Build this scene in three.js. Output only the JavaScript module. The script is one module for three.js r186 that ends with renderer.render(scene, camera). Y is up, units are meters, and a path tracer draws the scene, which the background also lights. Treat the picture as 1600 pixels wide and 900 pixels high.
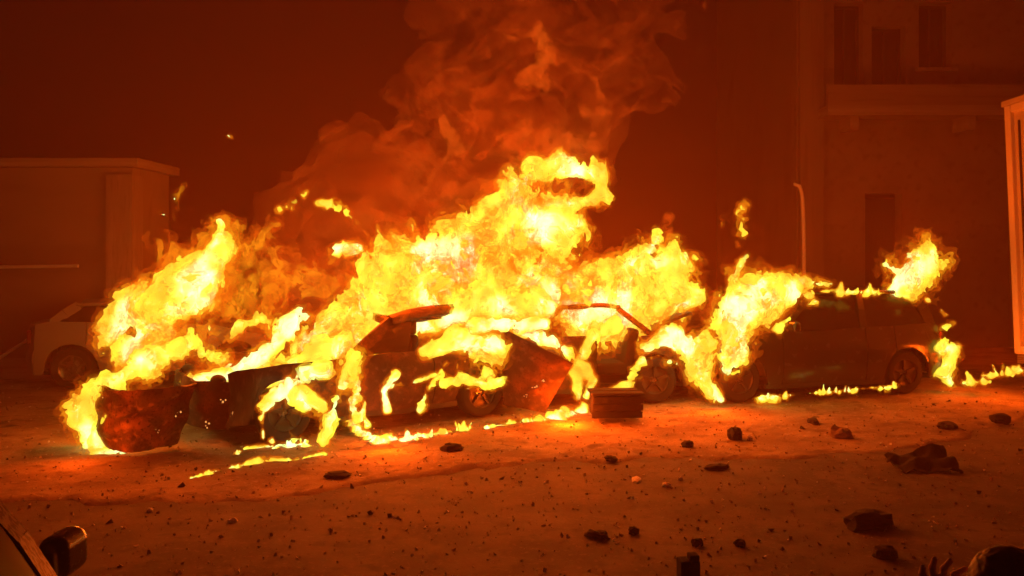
import * as THREE from 'three';
import { mergeGeometries } from 'three/addons/utils/BufferGeometryUtils.js';
import { RoundedBoxGeometry } from 'three/addons/geometries/RoundedBoxGeometry.js';
import { edgeTable, triTable } from 'three/addons/objects/MarchingCubes.js';

// ---------------------------------------------------------------- camera, night sky, moon, exposure
const scene = new THREE.Scene();
const camera = new THREE.PerspectiveCamera(36.0, 16 / 9, 0.05, 400);
camera.position.set(0, 2.1, 0);
camera.setViewOffset(1600, 900, 0, 60, 1600, 900);          // lens shifted down: the horizon lies above the middle
const C = (r, g, b) => new THREE.Color().setRGB(r, g, b);
{
  const w = 16, h = 8, d = new Float32Array(w * h * 4);
  for (let i = 0; i < w * h; i++) d.set([0.0035, 0.0009, 0.0006, 1], i * 4);
  const sky = new THREE.DataTexture(d, w, h, THREE.RGBAFormat, THREE.FloatType);
  sky.mapping = THREE.EquirectangularReflectionMapping; sky.magFilter = THREE.LinearFilter; sky.needsUpdate = true;
  scene.background = sky; scene.environment = sky;
}
const moon = new THREE.DirectionalLight(C(1, 0.85, 0.7), 0.01);
moon.name = 'moon_light'; moon.position.set(-6, 14, 8); moon.castShadow = true; moon.shadow.radius = 4;
Object.assign(moon.shadow.camera, { left: -15, right: 15, top: 15, bottom: -15, far: 60 });
scene.add(moon, moon.target); moon.target.position.set(0, 0, -10);
const renderer = new THREE.WebGLRenderer({ antialias: true });
renderer.toneMapping = THREE.LinearToneMapping;
renderer.toneMappingExposure = 1.0;
renderer.shadowMap.enabled = true;
scene.fog = new THREE.FogExp2(C(1.0, 0.46, 0.22), 0.0175);   // smoke hanging over the whole street

// ---------------------------------------------------------------- helpers
let seed = 7;
const rnd = () => { seed = (seed * 1664525 + 1013904223) >>> 0; return seed / 4294967296; };
const rr = (a, b) => a + (b - a) * rnd();
const lerp = (a, b, t) => a + (b - a) * t, clamp = (x, a = 0, b = 1) => Math.min(b, Math.max(a, x));
const sstep = (a, b, x) => { const t = clamp((x - a) / (b - a)); return t * t * (3 - 2 * t); };
const PERM = new Uint8Array(512);
{ const p = [...Array(256).keys()]; for (let i = 255; i > 0; i--) { const j = Math.floor(rnd() * (i + 1)); [p[i], p[j]] = [p[j], p[i]]; } for (let i = 0; i < 512; i++) PERM[i] = p[i & 255]; }
const GX = [1, -1, 1, -1, 1, -1, 1, -1, 0, 0, 0, 0, 1, -1, 0, 0], GY = [1, 1, -1, -1, 0, 0, 0, 0, 1, -1, 1, -1, 1, 1, -1, -1], GZ = [0, 0, 0, 0, 1, 1, -1, -1, 1, 1, -1, -1, 0, 0, 1, -1];
function noise(x, y, z) {
  const X = Math.floor(x), Y = Math.floor(y), Z = Math.floor(z); x -= X; y -= Y; z -= Z;
  const u = x * x * x * (x * (x * 6 - 15) + 10), v = y * y * y * (y * (y * 6 - 15) + 10), w = z * z * z * (z * (z * 6 - 15) + 10);
  const a = X & 255, b = Y & 255, c = Z & 255, a1 = (X + 1) & 255, b1 = (b + 1) & 255, c1 = (c + 1) & 255;
  const A = PERM[PERM[a] + b], B = PERM[PERM[a] + b1], D = PERM[PERM[a1] + b], E = PERM[PERM[a1] + b1];
  const g = (h, p, q, r) => { h &= 15; return GX[h] * p + GY[h] * q + GZ[h] * r; };
  const l = (s, t, k) => s + (t - s) * k;
  return l(l(l(g(PERM[A + c], x, y, z), g(PERM[D + c], x - 1, y, z), u), l(g(PERM[B + c], x, y - 1, z), g(PERM[E + c], x - 1, y - 1, z), u), v),
    l(l(g(PERM[A + c1], x, y, z - 1), g(PERM[D + c1], x - 1, y, z - 1), u), l(g(PERM[B + c1], x, y - 1, z - 1), g(PERM[E + c1], x - 1, y - 1, z - 1), u), v), w);
}
const fbm = (x, y, z, n = 4) => { let s = 0, a = 0.5; for (let i = 0; i < n; i++) { s += a * noise(x, y, z); x = x * 2.03 + 5.1; y = y * 2.03 + 1.7; z = z * 2.03 + 9.2; a *= 0.5; } return s; };
const used = {};
const numbered = (n) => { used[n] = (used[n] ?? -1) + 1; return used[n] ? n + '_' + String(used[n]).padStart(3, '0') : n; };
function tag(o, label, category, group) { Object.assign(o.userData, { label, category }); if (group) o.userData.group = group; return o; }
function thing(name, label, category, [x, y, z] = [0, 0, 0], turn = 0, group) {
  const o = new THREE.Group(); o.name = numbered(name); o.position.set(x, y, z); o.rotation.y = turn; scene.add(o); return tag(o, label, category, group);
}
function part(name, geo, mat, parent) { const m = new THREE.Mesh(geo, mat); m.name = name; m.castShadow = m.receiveShadow = true; parent.add(m); return m; }
function single(name, geo, mat, label, category, pos, turn = 0, group) {
  const m = new THREE.Mesh(geo, mat); m.name = numbered(name); m.castShadow = m.receiveShadow = true; scene.add(m); if (pos) m.position.set(...pos); m.rotation.y = turn; return tag(m, label, category, group);
}
function structure(name, geo, mat) { const m = new THREE.Mesh(geo, mat); m.name = numbered(name); m.userData.kind = 'structure'; m.castShadow = m.receiveShadow = true; scene.add(m); return m; }
const box = (w, h, d, x = 0, y = 0, z = 0, r = 0) => (r ? new RoundedBoxGeometry(w, h, d, 2, r) : new THREE.BoxGeometry(w, h, d)).translate(x, y, z);
const merge = (list) => mergeGeometries(list.map((g) => { const n = g.index ? g.toNonIndexed() : g; for (const k of Object.keys(n.attributes)) if (!['position', 'normal', 'uv'].includes(k)) n.deleteAttribute(k); return n; }));
const bar = (a, b, w, h = w) => {                            // square bar between two points
  const A = new THREE.Vector3(...a), B = new THREE.Vector3(...b), g = new THREE.BoxGeometry(w, A.distanceTo(B), h);
  return g.applyQuaternion(new THREE.Quaternion().setFromUnitVectors(new THREE.Vector3(0, 1, 0), B.clone().sub(A).normalize())).translate(...A.add(B).multiplyScalar(0.5).toArray());
};
const rod = (a, b, r0, r1 = r0, n = 8) => {
  const A = new THREE.Vector3(...a), B = new THREE.Vector3(...b), g = new THREE.CylinderGeometry(r1, r0, A.distanceTo(B), n);
  return g.applyQuaternion(new THREE.Quaternion().setFromUnitVectors(new THREE.Vector3(0, 1, 0), B.clone().sub(A).normalize())).translate(...A.add(B).multiplyScalar(0.5).toArray());
};
const tube = (pts, r, seg = 24, rad = 8) => new THREE.TubeGeometry(new THREE.CatmullRomCurve3(pts.map((p) => new THREE.Vector3(...p))), seg, r, rad);
// a curved sheet with real thickness: f(u, v) gives the outer face
function slab(nu, nv, f, th) {
  const P = [], N = [], at = (i, j) => i * (nv + 1) + j;
  for (let i = 0; i <= nu; i++) for (let j = 0; j <= nv; j++) P.push(new THREE.Vector3(...f(i / nu, j / nv)));
  const e1 = new THREE.Vector3(), e2 = new THREE.Vector3();
  for (let i = 0; i <= nu; i++) for (let j = 0; j <= nv; j++) {
    e1.subVectors(P[at(Math.min(i + 1, nu), j)], P[at(Math.max(i - 1, 0), j)]); e2.subVectors(P[at(i, Math.min(j + 1, nv))], P[at(i, Math.max(j - 1, 0))]);
    N.push(new THREE.Vector3().crossVectors(e1, e2).normalize());
  }
  const pos = [], uv = [], idx = []; let n = 0;
  const U = [0]; for (let i = 1; i <= nu; i++) U.push(U[i - 1] + P[at(i, nv >> 1)].distanceTo(P[at(i - 1, nv >> 1)]));
  const V = [0]; for (let j = 1; j <= nv; j++) V.push(V[j - 1] + P[at(nu >> 1, j)].distanceTo(P[at(nu >> 1, j - 1)]));
  const inner = P.map((p, k) => p.clone().addScaledVector(N[k], -th));
  for (const Q of [P, inner]) for (let i = 0; i <= nu; i++) for (let j = 0; j <= nv; j++) { pos.push(...Q[at(i, j)].toArray()); uv.push(U[i], V[j]); }
  const M = P.length;
  for (let i = 0; i < nu; i++) for (let j = 0; j < nv; j++) {
    const a = at(i, j), b = at(i + 1, j), c = at(i + 1, j + 1), d = at(i, j + 1);
    idx.push(a, b, c, a, c, d, M + a, M + c, M + b, M + a, M + d, M + c);
  }
  n = 2 * M;
  const rim = (list, flip) => { for (let k = 0; k < list.length; k++) { for (const Q of [P, inner]) { pos.push(...Q[list[k]].toArray()); uv.push(U[0] + k * 0.05, Q === P ? 0 : th); }
    if (k) { const a = n + 2 * k - 2; flip ? idx.push(a, a + 2, a + 3, a, a + 3, a + 1) : idx.push(a, a + 3, a + 2, a, a + 1, a + 3); } } n += 2 * list.length; };
  const I = [...Array(nu + 1).keys()], J = [...Array(nv + 1).keys()];
  rim(I.map((i) => at(i, 0)), false); rim(I.map((i) => at(i, nv)), true); rim(J.map((j) => at(0, j)), true); rim(J.map((j) => at(nu, j)), false);
  const g = new THREE.BufferGeometry(); g.setAttribute('position', new THREE.Float32BufferAttribute(pos, 3)); g.setAttribute('uv', new THREE.Float32BufferAttribute(uv, 2)); g.setIndex(idx); g.computeVertexNormals();
  return g;
}
// a computed tile: f(u, v) -> [r, g, b] linear 0..1; wraps by sampling noise on a torus-like blend
function tile(size, f, srgb = true) {
  const d = new Uint8Array(size * size * 4), enc = (x) => { x = clamp(x); return 255 * (srgb ? (x <= 0.0031308 ? x * 12.92 : 1.055 * Math.pow(x, 1 / 2.4) - 0.055) : x); };
  for (let y = 0; y < size; y++) for (let x = 0; x < size; x++) { const c = f(x / size, y / size); d.set([enc(c[0]), enc(c[1]), enc(c[2]), 255], (y * size + x) * 4); }
  const t = new THREE.DataTexture(d, size, size, THREE.RGBAFormat); t.wrapS = t.wrapT = THREE.RepeatWrapping; t.magFilter = THREE.LinearFilter; t.minFilter = THREE.LinearMipmapLinearFilter;
  if (srgb) t.colorSpace = THREE.SRGBColorSpace; t.needsUpdate = true; return t;
}
const wrapN = (u, v, k, s, n = 4) => {                       // tiling fbm: k cells across the tile
  const a = fbm(u * k, v * k, s, n), b = fbm((u - 1) * k, v * k, s, n), c = fbm(u * k, (v - 1) * k, s, n), d = fbm((u - 1) * k, (v - 1) * k, s, n);
  const w = sstep(0.75, 1, u), q = sstep(0.75, 1, v);
  return lerp(lerp(a, b, w), lerp(c, d, w), q);
};
const mixc = (a, b, t) => [lerp(a[0], b[0], t), lerp(a[1], b[1], t), lerp(a[2], b[2], t)];
const rep = (t, k) => { const c = t.clone(); c.repeat.set(k, k); c.needsUpdate = true; return c; };

// ---------------------------------------------------------------- materials
const soot = tile(256, (u, v) => { const a = wrapN(u, v, 5, 1), b = wrapN(u, v, 13, 7), c = wrapN(u, v, 40, 3, 2);
  let k = mixc([0.035, 0.03, 0.028], [0.09, 0.055, 0.035], sstep(-0.1, 0.3, a)); k = mixc(k, [0.2, 0.16, 0.13], sstep(0.05, 0.4, b) * 0.45); return mixc(k, [0.02, 0.016, 0.014], sstep(0.05, 0.3, c)); });
const rough = tile(256, (u, v) => { const a = 0.55 + 0.5 * wrapN(u, v, 9, 11); return [a, a, a]; }, false);
const relief = tile(256, (u, v) => { const a = 0.5 + 0.6 * wrapN(u, v, 12, 4, 5); return [a, a, a]; }, false);
const asphaltMap = tile(512, (u, v) => { const a = wrapN(u, v, 6, 21, 5), b = wrapN(u, v, 60, 22, 2), c = wrapN(u, v, 16, 29, 4);
  let k = mixc([0.085, 0.068, 0.055], [0.15, 0.115, 0.085], sstep(-0.2, 0.25, a)); k = mixc(k, [0.24, 0.2, 0.16], sstep(0.12, 0.3, b) * 0.6); return mixc(k, [0.05, 0.04, 0.034], sstep(0.1, 0.3, c) * 0.7); });
const vergeMap = tile(512, (u, v) => { const a = wrapN(u, v, 5, 31, 5), b = wrapN(u, v, 50, 32, 2), c = wrapN(u, v, 14, 39, 4);
  let k = mixc([0.24, 0.165, 0.1], [0.4, 0.29, 0.18], sstep(-0.25, 0.25, a)); k = mixc(k, [0.5, 0.42, 0.33], sstep(0.15, 0.3, b) * 0.5); return mixc(k, [0.13, 0.085, 0.05], sstep(0.08, 0.3, c) * 0.7); });
const plasterMap = tile(256, (u, v) => { const a = wrapN(u, v, 3, 41, 5), b = wrapN(u, v, 20, 43, 3); return mixc(mixc([0.3, 0.24, 0.19], [0.4, 0.33, 0.26], sstep(-0.3, 0.3, a)), [0.22, 0.17, 0.13], sstep(0.05, 0.35, b) * 0.6); });
const std = (o) => new THREE.MeshStandardMaterial(o);
const M = {
  burnt: std({ map: soot, roughness: 0.75, roughnessMap: rough, metalness: 0.25, bumpMap: relief, bumpScale: 0.006 }),
  red: std({ map: soot, color: C(1.5, 1.0, 0.85), roughness: 0.7, metalness: 0.2, bumpMap: relief, bumpScale: 0.004 }),
  plastic: std({ map: soot, color: C(4, 3.2, 2.6), roughness: 0.7, bumpMap: relief, bumpScale: 0.004 }),
  char: std({ color: C(0.022, 0.018, 0.016), roughness: 0.95, bumpMap: relief, bumpScale: 0.01 }),
  tyre: std({ color: C(0.02, 0.018, 0.017), roughness: 0.9 }),
  rim: std({ color: C(0.25, 0.2, 0.17), roughness: 0.5, metalness: 0.7, roughnessMap: rough }),
  burntRim: std({ color: C(0.05, 0.038, 0.03), roughness: 0.8, metalness: 0.3, roughnessMap: rough }),
  white: new THREE.MeshPhysicalMaterial({ color: C(0.33, 0.3, 0.27), roughness: 0.35, clearcoat: 0.6, clearcoatRoughness: 0.15 }),
  dark: new THREE.MeshPhysicalMaterial({ color: C(0.035, 0.032, 0.032), roughness: 0.4, clearcoat: 0.5, clearcoatRoughness: 0.25, roughnessMap: rough }),
  glass: std({ color: C(0.015, 0.014, 0.014), roughness: 0.12 }),
  trim: std({ color: C(0.03, 0.028, 0.026), roughness: 0.6 }),
  chrome: std({ color: C(0.6, 0.57, 0.52), roughness: 0.25, metalness: 1 }),
  lens: std({ color: C(0.5, 0.47, 0.42), roughness: 0.2 }),
  tail: std({ color: C(0.3, 0.02, 0.015), roughness: 0.25 }),
  asphalt: std({ map: rep(asphaltMap, 0.4), roughness: 0.85, bumpMap: rep(asphaltMap, 0.9), bumpScale: 0.01 }),
  verge: std({ map: rep(vergeMap, 0.3), roughness: 0.95, bumpMap: rep(vergeMap, 0.7), bumpScale: 0.02 }),
  plaster: std({ map: rep(plasterMap, 0.3), color: C(0.8, 0.75, 0.7), roughness: 0.95, bumpMap: rep(plasterMap, 1), bumpScale: 0.006 }),
  plaster2: std({ map: rep(plasterMap, 0.22), color: C(0.85, 0.8, 0.75), roughness: 0.95, bumpMap: rep(plasterMap, 0.8), bumpScale: 0.008 }),
  concrete: std({ map: rep(plasterMap, 0.6), color: C(1.1, 1.1, 1.1), roughness: 0.95 }),
  steel: std({ color: C(0.4, 0.37, 0.33), roughness: 0.5, metalness: 0.6, roughnessMap: rough }),
  panel: std({ color: C(0.55, 0.5, 0.44), roughness: 0.55, roughnessMap: rough }),
  stone: std({ map: rep(plasterMap, 2), color: C(0.9, 0.8, 0.7), roughness: 0.95 }),
  pale: std({ color: C(0.72, 0.68, 0.62), roughness: 0.8 }),
  darkWood: std({ color: C(0.045, 0.032, 0.024), roughness: 0.85, bumpMap: relief, bumpScale: 0.006 }),
  skin: std({ color: C(0.48, 0.28, 0.19), roughness: 0.55 }),
  cloth: std({ color: C(0.025, 0.024, 0.026), roughness: 0.95 }),
  hair: std({ color: C(0.02, 0.014, 0.011), roughness: 0.6 }),
};

// ---------------------------------------------------------------- ground, verge
const edgePts = [[-90, 6.6], [-12, 6.9], [-5.2, 7.1], [-2.1, 7.4], [-0.6, 8.3], [0.3, 8.6], [1.3, 8.76], [2.9, 8.8], [4, 9.2], [4.9, 9.7], [6.4, 11], [9, 12.6], [14, 14], [90, 16]];
const edgeAt = (x) => { for (let i = 1; i < edgePts.length; i++) if (x <= edgePts[i][0]) { const [a, b] = [edgePts[i - 1], edgePts[i]]; return lerp(a[1], b[1], (x - a[0]) / (b[0] - a[0])); } return 16; };
const vergeH = (x, z) => { const e = -z - edgeAt(x) - 0.5 * fbm(x * 1.7, 3, 1, 3) - 0.25 * fbm(x * 0.35, 8, 2, 2); return e; };
const roadY = (x, z) => 0.022 * fbm(x * 0.8, z * 0.8, 4, 4) + 0.006 * noise(x * 9, z * 9, 2);
const vergeY = (x, z) => 0.05 * fbm(x * 0.9, z * 0.9, 14, 5) + 0.012 * noise(x * 8, z * 8, 5);
const floorY = (x, z) => { const e = vergeH(x, z); return e > 0 ? lerp(roadY(x, z), 0.02 + vergeY(x, z), sstep(0, 0.16, e)) : roadY(x, z); };
function sheet(xs, zs, y, keep) {
  const pos = [], uv = [], idx = [], W = xs.length;
  for (const z of zs) for (const x of xs) { pos.push(x, y(x, z), z); uv.push(x, -z); }
  for (let j = 0; j + 1 < zs.length; j++) for (let i = 0; i + 1 < W; i++) if (!keep || keep(xs[i], zs[j]) || keep(xs[i + 1], zs[j + 1])) { const a = j * W + i; idx.push(a, a + 1, a + W + 1, a, a + W + 1, a + W); }
  const g = new THREE.BufferGeometry(); g.setAttribute('position', new THREE.Float32BufferAttribute(pos, 3)); g.setAttribute('uv', new THREE.Float32BufferAttribute(uv, 2)); g.setIndex(idx); g.computeVertexNormals(); return g;
}
const steps = (a, b, s) => Array.from({ length: Math.round((b - a) / s) + 1 }, (_, i) => lerp(a, b, i / Math.round((b - a) / s)));
{
  const xs = [-95, -60, -35, -20, ...steps(-9, 9, 0.07), 20, 35, 60, 95], zs = [30, 10, 2, -1, ...steps(-3.5, -15, -0.07).reverse().sort((a, b) => b - a), -20, -40, -90];
  structure('road', sheet(xs, zs, roadY), M.asphalt);
  const xv = [-90, -50, -25, ...steps(-10, 12, 0.06), 25, 50, 90], zv = [...Array.from({ length: 190 }, (_, i) => -6 - i * 0.06), -20, -30, -50, -85];
  structure('dirt_verge', sheet(xv, zv, (x, z) => { const e = vergeH(x, z); return lerp(-0.06, 0.02 + vergeY(x, z), sstep(-0.1, 0.16, e)); }, (x, z) => vergeH(x, z) > -0.12), M.verge);
}

// ---------------------------------------------------------------- buildings at the back
function wallWithHoles(w, h, th, holes) {
  const s = new THREE.Shape([[0, 0], [w, 0], [w, h], [0, h]].map((p) => new THREE.Vector2(...p)));
  for (const [x, y, a, b] of holes) s.holes.push(new THREE.Path([[x, y], [x, y + b], [x + a, y + b], [x + a, y]].map((p) => new THREE.Vector2(...p))));
  return new THREE.ExtrudeGeometry(s, { depth: th, bevelEnabled: false });
}
{ // low building on the left
  const b = thing('outbuilding', 'long low plastered building with flat roof at the far left behind the white car', 'building', [-16, 0, -14.4]);
  part('wall', box(9.9, 3.42, 0.3, 4.95, 1.71, 0), M.plaster2, b);
  part('wall', box(0.3, 3.42, 1.2, 9.75, 1.71, -0.76), M.plaster2, b);
  part('roof', box(10.1, 0.14, 1.8, 4.95, 3.5, -0.7), M.concrete, b);
  part('plinth', box(9.9, 0.35, 0.06, 4.95, 0.175, 0.182), M.concrete, b);
  const lg = part('handrail', merge([rod([4.6, 1.78, 0.3], [9.1, 1.84, 0.3], 0.028)]), M.pale, b);
  for (const x of [5, 6.4, 7.8, 9]) part('rail_bracket', rod([x, 1.78 + 0.0133 * (x - 4.6), 0.15], [x, 1.78 + 0.0133 * (x - 4.6), 0.3], 0.014), M.steel, b);
  part('corner_pier', box(0.42, 3.3, 0.42, 9.72, 1.65, 0.03), M.concrete, b);
}
single('pole', merge([rod([-8.35, 0.02, -13.2], [-7.42, 0.85, -14.1], 0.028, 0.022), rod([-7.6, 0.66, -13.93], [-7.45, 0.6, -13.8], 0.018)]), M.pale, 'pale thin pole leaning against the low building at the left edge', 'pole');
{ // two-storey house on the right
  const b = thing('house', 'tall plastered house with dark window openings behind the hatchback', 'house', [6.05, 0, -19.2]);
  const holes = [[0.8, 5.52, 0.62, 1.82], [1.6, 5.5, 0.72, 1.35], [2.6, 5.95, 0.7, 1.4], [1.46, 0, 0.78, 3.3]];
  part('wall', wallWithHoles(9, 11, 0.35, holes), M.plaster, b);
  part('wall', box(0.35, 11, 7, 0.18, 5.5, -3.51), M.plaster, b);
  part('wall', box(9, 11, 0.3, 4.5, 5.5, -6.86), M.plaster, b);
  part('wall', box(0.35, 11, 6.6, 8.82, 5.5, -3.4), M.plaster, b);
  part('roof', box(9.6, 0.25, 7.8, 4.5, 11.13, -3.3), M.concrete, b);
  for (const [x, y, w, h] of holes.slice(0, 3)) {
    const win = new THREE.Group(); win.name = 'window'; b.add(win);
    part('pane', box(w - 0.1, h - 0.1, 0.02, x + w / 2, y + h / 2, 0.05), M.glass, win);
    part('frame', merge([box(0.06, h, 0.07, x + 0.03, y + h / 2, 0.06), box(0.06, h, 0.07, x + w - 0.03, y + h / 2, 0.06), box(w - 0.12, 0.06, 0.07, x + w / 2, y + 0.03, 0.06), box(w - 0.12, 0.06, 0.07, x + w / 2, y + h - 0.03, 0.06), box(0.04, h - 0.12, 0.06, x + w / 2, y + h / 2, 0.062)]), M.darkWood, win);
    part('sill', box(w + 0.16, 0.07, 0.16, x + w / 2, y - 0.035, 0.40), M.concrete, win);
  }
  const d = part('door', box(0.7, 3.2, 0.06, 1.85, 1.6, 0.06), M.darkWood, b);
  part('handle', rod([2.12, 1.05, 0.12], [2.12, 1.2, 0.12], 0.015), M.steel, d);
  part('balcony_slab', box(5.6, 0.2, 0.75, 3.2, 4.95, 0.73), M.concrete, b);
  part('balcony_parapet', box(5.6, 0.42, 0.12, 3.2, 5.26, 1.04), M.plaster, b);
  for (const x of [1.0, 3.4, 5.4]) part('bracket', box(0.18, 0.28, 0.6, x, 4.71, 0.66), M.concrete, b);
  part('corner_pier', box(0.5, 10.6, 0.18, 0.28, 5.3, 0.43), M.plaster2, b);
  part('side_wing', box(4.2, 4.6, 3, 6.6, 2.3, 1.86), M.plaster2, b);
}
{ // standpipe with a bent top
  const p = thing('standpipe', 'thin upright pipe with hooked top in front of the house wall', 'pipe', [5.32, 0, -16.2]);
  part('shaft', tube([[0.03, 0, 0], [0.02, 1.5, 0], [0, 2.8, 0], [-0.03, 3.15, 0], [-0.09, 3.29, 0], [-0.17, 3.3, 0]], 0.034, 30), M.pale, p);
  part('base_plate', box(0.2, 0.03, 0.2, 0.03, 0.045, 0), M.steel, p);
}
{ // tall box lorry at the right edge
  const b = thing('box_lorry', 'tall pale box lorry body with framed panels leaning at the right edge', 'lorry', [7.52, 0, -13.2], -1.45);
  const t = new THREE.Group(); t.name = 'cargo_box'; t.rotation.z = 0.062; t.position.y = 0.55; b.add(t);
  const H = 3.72, L = 5, D = 2.3;
  const face = part('side_panel', box(L - 0.2, H - 0.2, 0.05, L / 2, H / 2, -0.05), M.panel, t);
  part('end_panel', box(0.05, H - 0.2, D - 0.2, 0.03, H / 2, -D / 2), M.panel, t);
  part('roof', box(L + 0.1, 0.08, D + 0.1, L / 2, H + 0.04, -D / 2), M.panel, t);
  part('floor', box(L, 0.14, D, L / 2, -0.07, -D / 2), M.steel, t);
  part('side_panel', box(L - 0.2, H - 0.2, 0.05, L / 2, H / 2, -D + 0.05), M.panel, t);
  part('end_panel', box(0.05, H - 0.2, D - 0.2, L - 0.03, H / 2, -D / 2), M.panel, t);
  for (const [x, z] of [[0.06, -0.02], [L - 0.06, -0.02], [0.06, -D + 0.02], [L - 0.06, -D + 0.02]]) part('corner_post', box(0.13, H, 0.13, x, H / 2, z, 0.02), M.pale, t);
  for (const y of [0.06, H - 0.06]) for (const z of [-0.02, -D + 0.02]) part('rail', box(L - 0.26, 0.12, 0.12, L / 2, y, z, 0.02), M.pale, t);
  for (const x of [1.2, 2.45, 3.7]) part('upright', box(0.07, H - 0.26, 0.05, x, H / 2, 0.0), M.pale, t);
  part('trim_strip', box(0.03, H - 0.5, 0.02, 0.24, H / 2, -0.012), M.trim, t);
  for (const [x, z] of [[0.9, -0.3], [4.1, -0.3], [0.9, -2], [4.1, -2]]) { const w = new THREE.Group(); w.name = 'wheel'; w.position.set(x, 0.43, z); b.add(w);
    part('tyre', new THREE.TorusGeometry(0.31, 0.13, 12, 28), M.tyre, w); part('rim', new THREE.CylinderGeometry(0.2, 0.2, 0.14, 20).rotateX(Math.PI / 2), M.rim, w); }
  part('chassis', box(4.8, 0.16, 0.9, 2.5, 0.47, -1.15), M.steel, b);
}

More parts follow.
